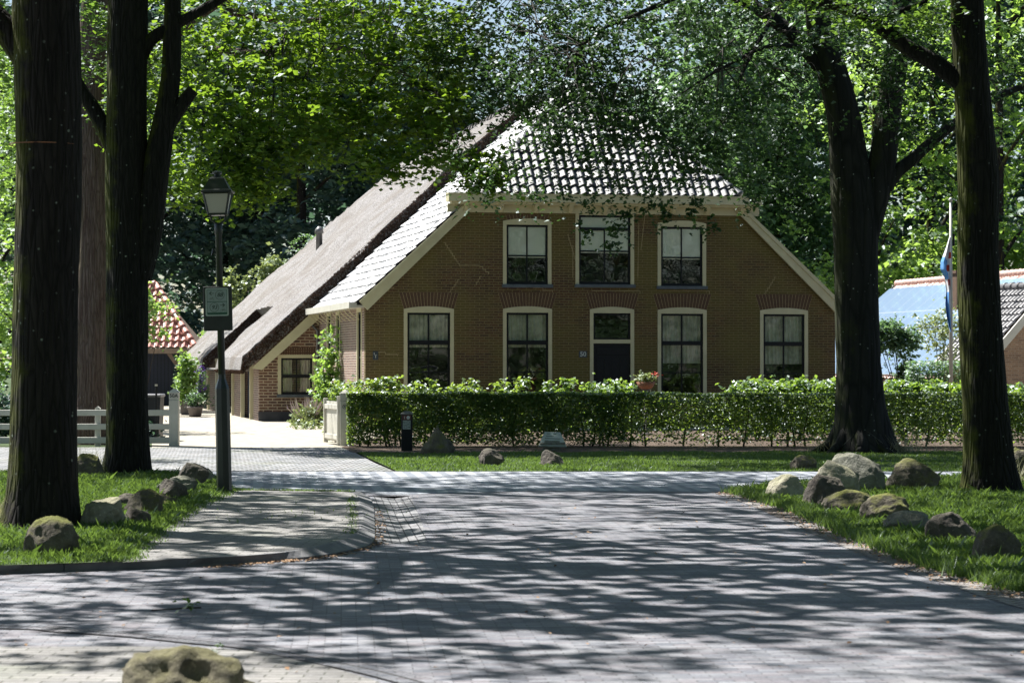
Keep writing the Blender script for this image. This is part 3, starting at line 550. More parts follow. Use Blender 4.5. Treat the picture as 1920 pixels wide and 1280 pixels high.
npmesh('crown', np.concatenate([V1, V2]), np.concatenate([Q1, Q2+len(V1)]), M['leaf_beech'], t)
mb = MB(); LB = [P(a_, b_, c_) for a_, b_, c_ in ((1480, 60, 45.5), (1400, 20, 45.8), (1350, -20, 46), (1250, -40, 46.3), (1150, -60, 46.5), (1400, 60, 44.6), (1310, 110, 44), (1395, 130, 44.5), (1210, 20, 45.5), (1120, 60, 45.5), (1060, 110, 45.5), (950, -20, 47), (1690, 60, 45.5), (1560, 120, 45.5), (1790, 235, 45.5), (1900, 160, 45.5))]
for e_ in C[rg1.integers(0, len(C), 140)]:
    e_ = Vector(e_); l2 = sorted(LB, key=lambda p: (p-e_).length)[:3]; s_ = l2[0].lerp(l2[int(rg1.integers(1, 3))], rg1.uniform(0, .8)); d_ = e_-s_; pts = spline([s_-Vector(B), s_+d_*.5+Vector((0, 0, .18*d_.length))-Vector(B), e_-Vector(B)], 5); mb.tube(pts, [.015*(1-.08*k_) for k_ in range(len(pts))], 5, False)
mb.build('branchlets', M['twig'], t)

# ---------------------------------------------------------------- background trees
def tree_template(seed, h, r, leaf, mat, n, per, low=.05):
    rg = np.random.default_rng(seed); sp = []
    for i in range(26):
        f = rg.uniform(low, 1); a = rg.uniform(0, 2*np.pi); rr = r*(1-.55*f**2.2)*rg.uniform(.25, .8); sp.append((math.cos(a)*rr, math.sin(a)*rr, h*(.06+.86*f), r*rg.uniform(.28, .5), r*rg.uniform(.28, .5), h*rg.uniform(.06, .12), n))
    C = lobes(sp, per, .55, .45, .35, rg); V, Q = quads(C, leaf, rg=rg); return V, Q
def bgtree(tpl, mat, bark, name, label, cat, x, y, rz, sc, h, group, cache={}):
    t = thing(name, label, cat, (x, y, -.02), rz, group); t.scale = (sc[0], sc[0], sc[1])
    key = (id(tpl), mat)
    if key not in cache:
        o = npmesh('crown', tpl[0], tpl[1], M[mat]); mb = MB(); rg = random.Random(3)
        trunk(mb, [(0, 0, -.1), (0.05, 0, .6), (.1, .05, h*.3), (0, .1, h*.65), (.1, 0, h*.9)], [.42, .3, .24, .16, .03], 12, .1, 5)
        for k in range(7):
            a = k*2.3; z = h*(.18+.09*k); trunk(mb, [(0, 0, z), (math.cos(a)*1.2, math.sin(a)*1.2, z+1), (math.cos(a)*2.6, math.sin(a)*2.6, z+1.9)], [.11, .08, .02], 7, .1, 4)
        w = mb.build('trunk', M[bark], None, True); cache[key] = (o.data, w.data); o.parent = t; w.parent = t
    else:
        for nm, d in zip(('crown', 'trunk'), cache[key]): link(bpy.data.objects.new(nm, d), t)
    return t
T1 = tree_template(21, 18, 5.5, .34, None, 26, 22); T2 = tree_template(22, 15, 5, .30, None, 26, 22); T3 = tree_template(23, 17, 5.5, .30, None, 28, 22, .0); T5 = tree_template(25, 17, 6, .30, None, 12, 18, .0); T4 = tree_template(24, 17, 7.5, .32, None, 40, 22, .4)
GB = 'dark wood trees behind the farmhouse'
WL = ['dark wood tree at the left edge behind the leftmost trunk', 'dark wood tree behind the gap between the two left trunks', 'dark wood tree rising over the red-tiled shed', 'dark wood tree behind the lantern of the lamp post', 'dark wood tree right of the lantern, left of the thatched ridge', 'dark wood tree behind the left end of the thatched ridge', 'dark wood tree behind the middle of the thatched ridge', 'dark wood tree above the left hip of the tiled roof', 'dark wood tree straight behind the roof peak', 'dark wood tree above the right hip of the tiled roof', 'mid-green loose tree right behind the lower right hip of the tiled roof', 'dark wood tree between right roof corner and the beech', 'dark wood tree directly behind the beech trunk', 'rearmost dark wood tree beyond the shed', 'rearmost dark wood tree beyond the thatched slope', 'rearmost dark wood tree above the thatched ridge', 'rearmost dark wood tree beyond the right roof hip', 'rearmost dark wood tree left of the beech']
def col(px, Y): return (px-960)/F*Y
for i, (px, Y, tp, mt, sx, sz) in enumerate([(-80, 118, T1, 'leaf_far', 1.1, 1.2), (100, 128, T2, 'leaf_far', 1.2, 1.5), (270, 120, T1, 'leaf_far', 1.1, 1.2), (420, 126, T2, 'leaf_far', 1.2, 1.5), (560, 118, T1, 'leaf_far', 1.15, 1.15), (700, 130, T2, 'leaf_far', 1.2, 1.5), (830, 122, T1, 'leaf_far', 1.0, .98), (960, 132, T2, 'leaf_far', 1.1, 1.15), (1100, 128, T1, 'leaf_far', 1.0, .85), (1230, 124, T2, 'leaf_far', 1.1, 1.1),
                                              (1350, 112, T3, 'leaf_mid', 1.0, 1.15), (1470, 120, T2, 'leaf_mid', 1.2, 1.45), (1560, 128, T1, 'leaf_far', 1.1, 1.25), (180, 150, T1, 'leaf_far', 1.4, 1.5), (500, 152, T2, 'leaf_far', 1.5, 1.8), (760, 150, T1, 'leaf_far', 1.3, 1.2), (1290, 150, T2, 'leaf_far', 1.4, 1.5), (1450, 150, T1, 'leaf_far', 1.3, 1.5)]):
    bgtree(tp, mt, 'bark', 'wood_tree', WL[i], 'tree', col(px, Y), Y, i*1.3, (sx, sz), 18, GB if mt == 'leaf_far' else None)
GR = 'sunlit green trees beyond the right-hand houses'
for i, (px, Y, tp, sx, sz) in enumerate([(1640, 108, T5, .8, 1.0), (1750, 112, T5, 1.0, 1.2), (1870, 106, T5, 1.0, 1.3), (1990, 110, T5, 1.1, 1.4)]):
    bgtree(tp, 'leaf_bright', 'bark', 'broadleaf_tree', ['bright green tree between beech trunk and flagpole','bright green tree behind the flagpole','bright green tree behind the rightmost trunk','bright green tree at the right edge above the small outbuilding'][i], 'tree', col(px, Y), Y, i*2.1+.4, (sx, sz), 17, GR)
for i, (px, Y, sx, sz) in enumerate([(1700, 134, 1.2, 1.7), (1840, 130, 1.2, 1.7), (1990, 136, 1.3, 1.8)]):
    bgtree(T1, 'leaf_far', 'bark', 'wood_tree', ['rear dark wood tree right of the beech trunk', 'rear dark wood tree behind the rightmost trunk', 'rear dark wood tree at the right edge'][i], 'tree', col(px, Y), Y, i*2.6+.2, (sx, sz), 18, GB)
for i, (x, y) in enumerate([(22, -34), (34, -36), (46, -34), (58, -28), (68, -18), (10, -36)]): bgtree(T1, 'leaf_far', 'bark', 'broadleaf_tree', 'unseen dense tree added behind the camera to darken window reflections', 'tree', x, y, i*1.9, (1.3, 1.2), 18, 'unseen trees added behind the camera for dark reflections')  # out-of-view trees added to keep the window reflections dark
GL = 'light green trees at the left edge'
for i, (px, Y, tp, sx, sz) in enumerate([(-20, 62, T5, .55, .62), (60, 86, T5, .6, .75), (175, 88, T5, .5, .8), (-60, 90, T5, .8, .9)]):
    bgtree(tp, 'leaf_bright', 'bark', 'broadleaf_tree', ['small light green tree left of the leftmost trunk','light green tree behind the leftmost trunk','light green tree between fibrous trunk and leftmost trunk','light green tree furthest left at the edge'][i], 'tree', col(px, Y), Y, i*1.7+.9, (sx, sz), 17, GL)
bgtree(T3, 'leaf_mid', 'bark', 'broadleaf_tree', 'sunlit rounded tree crown rising behind the thatched roof left of its ridge', 'tree', col(610, 108), 108, 2.2, (.45, .46), 17, None)
GS = 'unseen trees added on the near side for shade and reflections'
for i, (x, y) in enumerate([(-7.5, 5), (7.8, 6), (-7, -7), (7, -7), (-13.5, 13), (13, 16), (26, -14), (34, -6), (42, -16), (18, -24), (50, -2), (3, -22)]):  # out-of-view trees added to block sky light and fill reflections
    bgtree(T4 if i < 6 else T3, 'leaf_mid', 'bark', 'broadleaf_tree', 'unseen tall tree added on the near side for shade and reflections', 'tree', x, y, i*1.1, (1., 1.0 if i < 6 else 1.15), 17, GS)

# ---------------------------------------------------------------- farmhouse
TH = R(12); F0 = Vector(((685-960)/73.0, F/73.0, 0)); cT, sT = math.cos(TH), math.sin(TH)
def FU(px, py, v=0.):            # photo point on a plane parallel to the front at depth v -> house coordinates (u, z)
    X0 = F0.x-sT*v; Y0 = F0.y+cT*v; k = (px-960)/F; u = (k*Y0-X0)/(cT-k*sT); return u, CH-(py-HZ)/F*(Y0+u*sT)
H = thing('farmhouse', 'large brick farmhouse with cream-framed windows, tiled hip front and long thatched barn behind', 'house', F0, TH)
UW = 12.7; EZ = 3.44; SL = .92; DV = 9.2; CZ0, CZ1 = 5.62, 6.06; UC = UW/2
def holed_wall(u0, u1, z0, z1, opens, v, thick, clip=(), axis='u'):
    us = sorted({u0, u1, *[o[0] for o in opens], *[o[1] for o in opens]}); zs = sorted({z0, z1, *[o[2] for o in opens], *[o[3] for o in opens]})
    bm = bmesh.new(); cache = {}
    def V(u, z):
        if (u, z) not in cache: cache[(u, z)] = bm.verts.new((u, v, z) if axis == 'u' else (v, u, z))
        return cache[(u, z)]
    for a, b_ in zip(us[:-1], us[1:]):
        for c_, d in zip(zs[:-1], zs[1:]):
            m1, m2 = (a+b_)/2, (c_+d)/2
            if any(o[0] < m1 < o[1] and o[2] < m2 < o[3] for o in opens): continue
            bm.faces.new([V(a, c_), V(b_, c_), V(b_, d), V(a, d)])
    for co, no in clip: bmesh.ops.bisect_plane(bm, geom=bm.verts[:]+bm.edges[:]+bm.faces[:], plane_co=co, plane_no=no, clear_outer=True)
    r = bmesh.ops.extrude_face_region(bm, geom=bm.faces[:]); vv = [e for e in r['geom'] if isinstance(e, bmesh.types.BMVert)]
    bmesh.ops.translate(bm, verts=vv, vec=(0, thick, 0) if axis == 'u' else (thick, 0, 0)); bmesh.ops.recalc_face_normals(bm, faces=bm.faces[:]); return bm
def bmobj(bm, name, mat, parent):
    me = bpy.data.meshes.new(name); bm.to_mesh(me); bm.free(); me.materials.append(mat); return link(bpy.data.objects.new(name, me), parent)
def opening(x0, y0, x1, y1, v=0.):
    a, z1 = FU(x0, y0, v); b_, _ = FU(x1, y0, v); _, z0 = FU((x0+x1)/2, y1, v); return [a, b_, z0, z1]
WIN = [dict(o=opening(943, 414, 1034, 533), k='up'), dict(o=opening(1079, 396, 1189, 533), k='mid'), dict(o=opening(1233, 418, 1324, 536), k='up'),
       dict(o=opening(757, 579, 851, 748), k='low'), dict(o=opening(943, 579, 1035, 748), k='low'), dict(o=opening(1233, 581, 1325, 748), k='low'), dict(o=opening(1425, 582, 1515, 750), k='low')]
DOOR = opening(1106, 580, 1189, 799)
e = .02
wall = holed_wall(0, UW, -.1, CZ0+.05, [w['o'] for w in WIN]+[DOOR], 0, .22, [((0, 0, EZ), (-SL, 0, 1)), ((UW, 0, EZ), (SL, 0, 1))]); bmobj(wall, 'front_wall', M['brick'], H)
SIDE = [(.63, 1.49, .75, 3.12), (4.73, 5.49, .75, 3.12), (6.5, 7.4, .75, 3.12)]
bmobj(holed_wall(.222, DV, -.1, EZ, SIDE, 0, .22, axis='v'), 'side_wall', M['brick_side'], H)
mb = MB(); mb.box(UW-.22, UW, .222, DV, -.1, EZ); mb.build('side_wall', M['brick_side'], H)
mb = MB(); mb.prism([(.23, -.1), (UW-.23, -.1), (UW-.23, 3.3), (UW-3, 5.7), (3, 5.7), (.23, 3.3)], 'y', .9, 1.); mb.box(.23, UW-.23, .225, .9, 3.3, 3.4); mb.box(.9, 1., 1., DV, 0, 3.4)
for u in (2.6, 5.2, 7.6, 9.8): mb.box(u, u+.08, .23, .9, -.1, 5.3 if 3 < u < 9.7 else 3.3)
mb.build('room_wall', M['interior'], H)
mb = MB()
for o in (-.03,): pass
def window(w, v=0., par=H, k='low', nx='u', flip=1):
    """window: cream frame with segmental head > sash, pane, curtain or blind, sill; drawn in the plane of a wall"""
    u0, u1, z0, z1 = w; c = .095; rise = .07; yF0, yF1 = v-.012, v+.10
    def T(mbb):
        if nx == 'v': mbb.v = [(x_[1], x_[0], x_[2]) for x_ in mbb.v]
        return mbb
    f = MB(); n = 10; dz = .0 if k in ('mid', 'barn') else rise
    f.box(u0, u0+c, yF0, yF1, z0, z1-.001); f.box(u1-c, u1, yF0, yF1, z0, z1-.001)
    top = [(u0+(u1-u0)*i/n, z1+dz*(1-(2*i/n-1)**2)-.0) for i in range(n+1)]
    f.prism([(u0, z1-c)]+top+[(u1, z1-c)], 'y', yF0-.004, yF1)
    fo = T(f).build('window', M['paint'], par)
    a0, a1, b0, b1 = u0+c, u1-c, z0+.0, z1-c; s = MB(); t_ = .055; y0, y1 = v+.03, v+.075; um = (a0+a1)/2
    s.box(a0, a0+t_, y0, y1, b0, b1); s.box(a1-t_, a1, y0, y1, b0, b1); s.box(a0+t_, a1-t_, y0, y1, b1-t_, b1); s.box(a0+t_, a1-t_, y0, y1, b0, b0+.07)
    if k == 'low':
        zt = b0+(b1-b0)*.655; s.box(a0+t_, a1-t_, y0-.012, y1, zt-.055, zt+.055); s.box(um-.02, um+.02, y0+.008, y1-.01, b0+.07, zt-.055); s.box(um-.022, um+.022, y0+.008, y1-.01, zt+.055, b1-t_)
        zb = b0+(b1-b0)*.31; s.box(a0+t_, um-.02, y0+.012, y1-.014, zb-.014, zb+.014); s.box(um+.02, a1-t_, y0+.012, y1-.014, zb-.014, zb+.014)
    elif k == 'barn':
        zt = (b0+b1)/2; s.box(a0+t_, a1-t_, y0, y1, zt-.05, zt+.05); s.box(um-.018, um+.018, y0+.005, y1-.005, b0+.07, zt-.05); s.box(um-.018, um+.018, y0+.005, y1-.005, zt+.05, b1-t_)
    else:
        zt = b0+(b1-b0)*.48; s.box(a0+t_, a1-t_, y0+.006, y1-.004, zt-.02, zt+.02); s.box(um-.018, um+.018, y0+.008, y1-.008, b0+.07, zt-.02)
        if k == 'mid': zq = b0+(b1-b0)*.80; s.box(a0+t_, a1-t_, y0-.01, y1, zq-.04, zq+.04); s.box(um-.018, um+.018, y0+.008, y1-.008, zt+.02, zq-.04)
        else: s.box(um-.018, um+.018, y0+.008, y1-.008, zt+.02, b1-t_)
    T(s).build('sash', M['sash'], fo)
    g = MB(); g.box(a0+.01, a1-.01, v+.052, v+.056, b0+.01, b1-.01); T(g).build('pane', M['glass'], fo)
    si = MB(); si.bbox(u0-.03, u1+.03, v-.07, v+.10, z0-.09, z0-.002, .008); T(si).build('sill', M['stone'], fo)
    if k in ('up', 'mid'):
        zt = b0+(b1-b0)*.48; bl = MB(); bl.box(a0+.02, a1-.02, v+.06, v+.066, zt-.02, b1-.01); bl.box(a0+.02, a1-.02, v+.058, v+.072, zt-.045, zt-.02); T(bl).build('blind', M['blind'], fo)
    elif k in ('low', 'barn'):
        n = 60; vs = []; fs = []; lo = b0+(b1-b0)*(.6 if u0 < 7 else .42); lo = b0 if k == 'barn' else lo
        for i in range(n+1):
            uu = a0+(a1-a0)*i/n; yy = v+.14+.022*math.sin(i*1.05)+.01*math.sin(i*2.7+u0); vs += [(uu, yy, lo), (uu, yy, b1)]
        fs = [(2*i, 2*i+2, 2*i+3, 2*i+1) for i in range(n) if not (k == 'barn' and .36 < i/n < .62)]
        cm = MB().add(vs, fs); T(cm).build('curtain', M['curtain'] if k != 'barn' else M['curtain2'], fo, True)
    return fo
M['curtain2'] = simple('pale_curtain', (.55, .5, .42), (.42, .37, .31), 5, .9, .1)
for w in WIN: window(w['o'], 0, H, w['k'])
for a, b_, c_, d in SIDE: window((a, b_, c_, d), 0, H, 'side', 'v')
# door
u0, u1, z0, z1 = DOOR; f = MB(); c = .095; n = 10
f.box(u0, u0+c, -.012, .1, z0, z1-.001); f.box(u1-c, u1, -.012, .1, z0, z1-.001); f.prism([(u0, z1-c)]+[(u0+(u1-u0)*i/n, z1+.07*(1-(2*i/n-1)**2)) for i in range(n+1)]+[(u1, z1-c)], 'y', -.016, .1)
_, zt = FU(1147, 640); f.box(u0+c, u1-c, -.008, .1, zt-.05, zt+.05); d0 = f.build('door_frame', M['paint'], H)
f = MB(); f.box(u0+c, u1-c, .04, .08, z0, zt-.051)
w_ = (u1-u0-2*c)
for i in range(4): a = u0+c+.08+i*(w_-.16)/4; f.bbox(a+.015, a+(w_-.16)/4-.015, .03, .045, z0+.25, zt-.45, .006)
f.bbox(u0+c+.1, u1-c-.1, .028, .045, zt-.36, zt-.14, .006); dd = f.build('door', M['sash'], H)
f = MB(); f.tube([(u0+c+.12, .03, z0+1.05), (u0+c+.12, -.03, z0+1.05), (u0+c+.2, -.03, z0+1.05)], .012, 6); f.build('handle', M['zinc'], dd)
f = MB(); f.box(u0+c, u0+c+.05, .035, .08, zt+.05, z1-c); f.box(u1-c-.05, u1-c, .035, .08, zt+.05, z1-c); f.box(u0+c+.05, u1-c-.05, .035, .08, z1-c-.05, z1-c); f.box(u0+c+.05, u1-c-.05, .035, .08, zt+.05, zt+.09)
fl = f.build('fanlight', M['sash'], H); g = MB(); g.box(u0+c, u1-c, .055, .059, zt+.05, z1-c); g.build('pane', M['glass'], fl)
f = MB(); f.bbox(u0-.2, u1+.2, -.5, -.002, -.05, z0-.005, .015); f.build('doorstep', M['stone'], H)
# brick arches (wedge-shaped voussoirs) over the ground floor openings and faint ones above
def arch(u0, u1, z, hgt, splay, n):
    a = MB()
    for i in range(n):
        t0, t1 = (i+.07)/n, (i+.93)/n
        def b(t): return u0+(u1-u0)*t, z+.07*(1-(2*t-1)**2)+.004
        def tp(t): return u0-splay+(u1-u0+2*splay)*t, z+hgt+.02*(1-(2*t-1)**2)
        p = [b(t0), b(t1), tp(t1), tp(t0)]; a.prism(p, 'y', -.006, .01)
    a.build('brick_arch', M['brick_arch'], H)
    bk = MB(); bk.prism([(u0, z), (u1, z), (u1+splay, z+hgt), (u0-splay, z+hgt)], 'y', -.003, .01); bk.build('arch_joint', M['mortar'], H)
for w in [w['o'] for w in WIN if w['k'] == 'low']+[DOOR]: arch(w[0], w[1], w[3], .42, .13, 17)
for w in (WIN[0]['o'],): arch(w[0]+.12, w[1]-.12, w[3]+.0, .16, .05, 12)
# repaired stepping joints
def steps(pts):
    f = MB()
    for (x0, y0), (x1, y1) in zip(pts[:-1], pts[1:]):
        a, za = FU(x0, y0); b_, zb = FU(x1, y1); n = max(1, int(round(abs(zb-za)/.068)))
        for i in range(n):
            ua = a+(b_-a)*i/n; ub = a+(b_-a)*(i+1)/n; z0 = za+(zb-za)*i/n; z1 = za+(zb-za)*(i+1)/n
            f.box(min(ua, ub)-.007, max(ua, ub)+.007, -.003, .001, z0-.007, z0+.007); f.box(ub-.007, ub+.007, -.0036, .001, min(z0, z1)+.0072, max(z0, z1)-.0072)
    f.build('mortar_repair', M['mortar'], H)
steps([(872, 400), (853, 426)]); steps([(832, 455), (862, 500)]); steps([(862, 497), (900, 498)]); steps([(900, 500), (916, 515)]); steps([(903, 518), (893, 535)]); steps([(861, 525), (842, 552)]); steps([(1074, 460), (1074, 520)]); steps([(1064, 440), (1082, 500)]); steps([(1198, 420), (1196, 520)]); steps([(1210, 400), (1202, 470)])
steps([(1000, 540), (1036, 549)]); steps([(1110, 545), (1200, 552)]); steps([(1235, 545), (1330, 552)]); steps([(700, 660), (745, 668)]); steps([(1455, 520), (1430, 560)]); steps([(738, 540), (700, 560)])
# cornice box with brackets, bargeboards
uL, _ = FU(836, 365); uR, _ = FU(1421, 368)
f = MB(); f.box(uL, uR, -.42, .0, 5.86, 6.04); f.box(uL-.015, uR+.015, -.44, .0, 6.041, 6.08); f.box(uL+.1, uR-.1, -.30, -.0, 5.80, 5.859); cor = f.build('cornice', M['paint'], H)
uA, uB = (CZ0+.0-EZ)/SL+.02, UW-(CZ0-EZ)/SL-.02
f = MB(); f.box(uA-.25, uB+.25, -.05, -.004, CZ0-.02, 5.82); f.build('frieze', M['paint'], H)
for i in range(9): f = MB(); u = uL+.5+(uR-uL-1)*i/8; f.prism([(-.051, 5.6), (-.10, 5.6), (-.30, 5.78), (-.30, 5.799), (-.051, 5.799)], 'x', u-.05, u+.05); f.build('bracket', M['paint'], H)
for sgn in (0, 1):
    def mu(u): return u if not sgn else UW-u
    ln = math.hypot(1, SL); nx, nz = SL/ln, -1/ln   # inward normal of the slope
    a = (-.18, EZ-.18*SL); b_ = ((5.80-EZ)/SL, 5.80); wd = .30
    p = [a, b_, (b_[0]+.31, b_[1]), (a[0]+nx*wd+.02, a[1]+nz*wd)]
    f = MB(); f.prism([(mu(x), z) for x, z in p], 'y', -.13, -.052); f.prism([(mu(x), z) for x, z in [a, b_, (b_[0]+.12, b_[1]), (a[0]+nx*.09, a[1]+nz*.09)]], 'y', -.16, -.131); f.build('bargeboard', M['paint'], H)
# tiled roofs
def tiles(name, O, ua, ub, nrm, wa, wb, poly, mat, parent, tw=.212, th=.29, amp=.034, seg=6, step=None, saw=False):
    """pantiles on a plane: O origin, ua along the eave, ub up the slope; poly clips in (a,b) metres"""
    O, ua, ub, nrm = map(Vector, (O, ua, ub, nrm)); na = int(wa/tw)*seg; nb = int(wb/th); A = np.linspace(0, na/seg*tw, na+1)
    ph = (A/tw) % 1.; prof = amp*np.where(ph < .62, np.sin(ph/.62*np.pi)*-.55, np.sin((ph-.62)/.38*np.pi)); rowsb = []
    if saw: prof = amp*np.where(ph < .70, -np.cos(ph/.70*np.pi), np.cos((ph-.70)/.30*np.pi))
    rg = np.random.default_rng(5)
    for j in range(nb+1):
        rowsb.append((j*th, amp*1.15 if step is None else step, j)); rowsb.append(((j+.985)*th, 0., j))
    V = []
    for (b_, h, j) in rowsb:
        jit = np.repeat(rg.normal(size=na//seg+1)*.007, seg)[:na+1]
        for a_, p_, jj in zip(A, prof, jit): V.append(O+ua*a_+ub*b_+nrm*(p_+h+jj+.03))
    V = np.array([tuple(x) for x in V]); n1 = na+1; Q = []
    I, J = np.meshgrid(np.arange(len(rowsb)-1), np.arange(na), indexing='ij'); I = I.ravel(); J = J.ravel()
    ca = (A[J]+A[J+1])/2; bb = np.array([r[0] for r in rowsb]); cb_ = (bb[I]+bb[I+1])/2; ok = inpoly(ca, cb_, poly); I = I[ok]; J = J[ok]
    Q = np.stack([I*n1+J, I*n1+J+1, (I+1)*n1+J+1, (I+1)*n1+J], 1); o = npmesh(name, V, Q, mat, parent); o.data.shade_flat(); return o
def ridge(mb, a, b_, r=.11, L=.36):
    a = Vector(a); b_ = Vector(b_); n = int((b_-a).length/L)
    for i in range(n): p = a.lerp(b_, i/n); q_ = a.lerp(b_, (i+1.06)/n); mb.tube([p, p.lerp(q_, .12), p.lerp(q_, .2), q_], [r*1.18, r*1.18, r, r*.86], 10)
RZT = EZ+SL*UC                       # ridge height
HP = 1.12; hv = (RZT-6.1)/HP; hl = math.hypot(1, HP); hb = math.hypot(RZT-6.1, hv); u_h = (6.1-EZ)/SL
a0 = u_h-.25
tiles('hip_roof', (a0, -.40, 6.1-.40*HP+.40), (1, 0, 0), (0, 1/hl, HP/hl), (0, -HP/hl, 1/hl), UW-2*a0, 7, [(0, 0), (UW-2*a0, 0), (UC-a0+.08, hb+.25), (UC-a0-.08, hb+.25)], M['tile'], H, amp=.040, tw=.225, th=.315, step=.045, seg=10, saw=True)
sl = math.hypot(1, SL)
sp_ = [(0, 0), (DV+.15, 0), (DV+.15, 9.0), (hv+.1, 8.75), (-.0, u_h*sl+.25)]
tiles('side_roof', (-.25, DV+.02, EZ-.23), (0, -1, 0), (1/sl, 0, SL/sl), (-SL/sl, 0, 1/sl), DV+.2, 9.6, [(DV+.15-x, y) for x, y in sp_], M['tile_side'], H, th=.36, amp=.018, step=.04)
f = MB(); f.add([(UW+.25, -.1, EZ-.2), (UW+.25, DV, EZ-.2), (UC, DV, RZT), (UC, hv, RZT), (UW-u_h, -.1, 6.1)], [(0, 1, 2, 3, 4)]); f.add([(-.25, -.1, EZ-.26), (-.25, DV, EZ-.26), (UC, DV, RZT-.05), (UC, hv, RZT-.05), (u_h, -.05, 6.02)], [(4, 3, 2, 1, 0)]); f.add([(u_h, -.1, 6.03), (UW-u_h, -.1, 6.03), (UC, hv, RZT-.04)], [(0, 1, 2)]); f.build('roof_boarding', M['plinth'], H)
f = MB(); ridge(f, (u_h-.15, -.3, 6.12), (UC, hv, RZT+.1)); ridge(f, (UW-u_h+.15, -.3, 6.12), (UC, hv, RZT+.1)); ridge(f, (UC, hv, RZT+.1), (UC, DV, RZT+.1)); f.build('ridge_tile', M['tile'], H, True)
f = MB(); f.box(-.42, -.24, -.12, DV+.1, EZ-.33, EZ-.20); f.box(-.44, -.42, -.12, DV+.1, EZ-.34, EZ-.17); f.box(-.24, -.002, -.1, DV+.1, EZ-.32, EZ-.26); f.build('gutter', M['white'], H)
for i in range(11): f = MB(); v0 = .5+i*.8; f.tube([(-.4, v0, EZ-.33), (-.28, v0+.12, EZ-.46), (-.06, v0+.2, EZ-.62)], .012, 5); f.build('gutter_bracket', M['paint'], H)
f = MB(); f.tube([(-.36, DV+.0, EZ-.3), (-.3, DV-.1, EZ-.55), (-.06, DV-.14, EZ-.8), (-.06, DV-.14, .0)], .045, 8)
for z in (.6, 1.8): f.tube([(-.06, DV-.14, z), (-.06, DV-.14, z+.05)], .055, 8)
f.build('downpipe', M['zinc'], H, True)
# barn
BU = -1.75; VE = 35.
bo = opening(521, 665, 597, 739, DV); bo[1] = min(bo[1], -.1)
bw = holed_wall(BU, -.0, -.16, EZ+.1, [bo], DV, .2, [((0, 0, EZ+.05), (-SL, 0, 1))]); bmobj(bw, 'barn_wall', M['brick_barn'], H)
window(bo, DV, H, 'barn')
mb = MB(); mb.box(BU-.03, -.2, DV-.03, DV-.003, -.16, .27); mb.build('plinth', M['plinth'], H)
sol = MB()
for i in range(16): a = bo[0]+(bo[1]-bo[0])*i/16; sol.box(a+.006, a+(bo[1]-bo[0])/16-.008, DV-.006, DV, bo[3]+.01, bo[3]+.23)
sol.build('brick_arch', M['brick_arch'], H)
mb = MB(); ln = sl; a = (BU-.25, EZ+(BU-.25)*SL-.05); b_ = (-.02, EZ-.02*SL-.05); mb.prism([a, b_, (b_[0]+.0, b_[1]-.38), (a[0]+.3, a[1]-.06)], 'y', DV-.24, DV-.19); mb.build('bargeboard', M['paint'], H)
for (a, b_, ins) in ((DV+.2, 10.9, 0), (10.9, 11.35, .12), (14.1, 16.9, 0), (16.9, 23.2, .55), (23.2, 27.5, 0)): mb = MB(); mb.box(BU+ins, BU+ins+.2, a+.001, b_-.001, -.16, 1.9); mb.build('barn_side_wall', M['brick_side'], H)
mb = MB(); mb.box(BU+.15, BU+.2, 11.35, 14.1, -.16, 1.9); mb.build('barn_door', M['boards'], H)
mb = MB(); mb.box(-.5, -.44, 16.9, 23.2, -.15, 2.92); mb.build('barn_door', M['boards'], H)  # recess door in dark boards, the recess's shade put into its colour
for y_ in (17.5, 23.02): mb = MB(); mb.prism([(BU+.1, 1.9), (-.44, 1.9), (-.44, 2.95)], 'y', y_, y_+.08); mb.build('recess_cheek', M['thatch_edge'], H)
for v0 in (11.25, 14.0, 17.0, 23.0, 26.2): mb = MB(); mb.bbox(BU-.07, BU+.06, v0, v0+.14, -.1, 1.84, .01); mb.bbox(BU-.10, BU+.06, v0-.03, v0+.17, 1.76, 1.86, .01); mb.build('post', M['paint'], H)
mb = MB(); mb.box(BU+.6, UW+1.5, VE-.4, VE-.2, -.1, 2.2); mb.box(UW+1.55, UW+1.75, DV+.3, VE-.2, -.1, 2); mb.build('rear_wall', M['brick_side'], H)
# thatch: solid slab on the left slope with the cart-door recess cut out, and a plain right slope
def thatch(mask, nv, nt, f3, thick, name, mat, flipn):
    V = []; tid = {}; bid = {}; Q = []
    for i in range(nv+1):
        for j in range(nt+1):
            top, bot = f3(i, j); tid[i, j] = len(V); V.append(top); bid[i, j] = len(V); V.append(bot)
    for i in range(nv):
        for j in range(nt):
            if not mask(i, j): continue
            Q.append((tid[i, j], tid[i+1, j], tid[i+1, j+1], tid[i, j+1])); Q.append((bid[i, j], bid[i, j+1], bid[i+1, j+1], bid[i+1, j]))
            for (di, dj, a, b_) in ((-1, 0, (i, j), (i, j+1)), (1, 0, (i+1, j), (i+1, j+1)), (0, -1, (i, j), (i+1, j)), (0, 1, (i, j+1), (i+1, j+1))):
                ii, jj = i+di, j+dj
                if not (0 <= ii < nv and 0 <= jj < nt) or not mask(ii, jj): Q.append((tid[a], tid[b_], bid[b_], bid[a]))
    m_ = MB(); m_.v = [tuple(x) for x in V]; m_.f = Q; o = m_.build(name, mat, H, False); return o
V0, NV, NT = DV-.28, 200, 70; TT = .34; LT = (UC+2.25)*sl
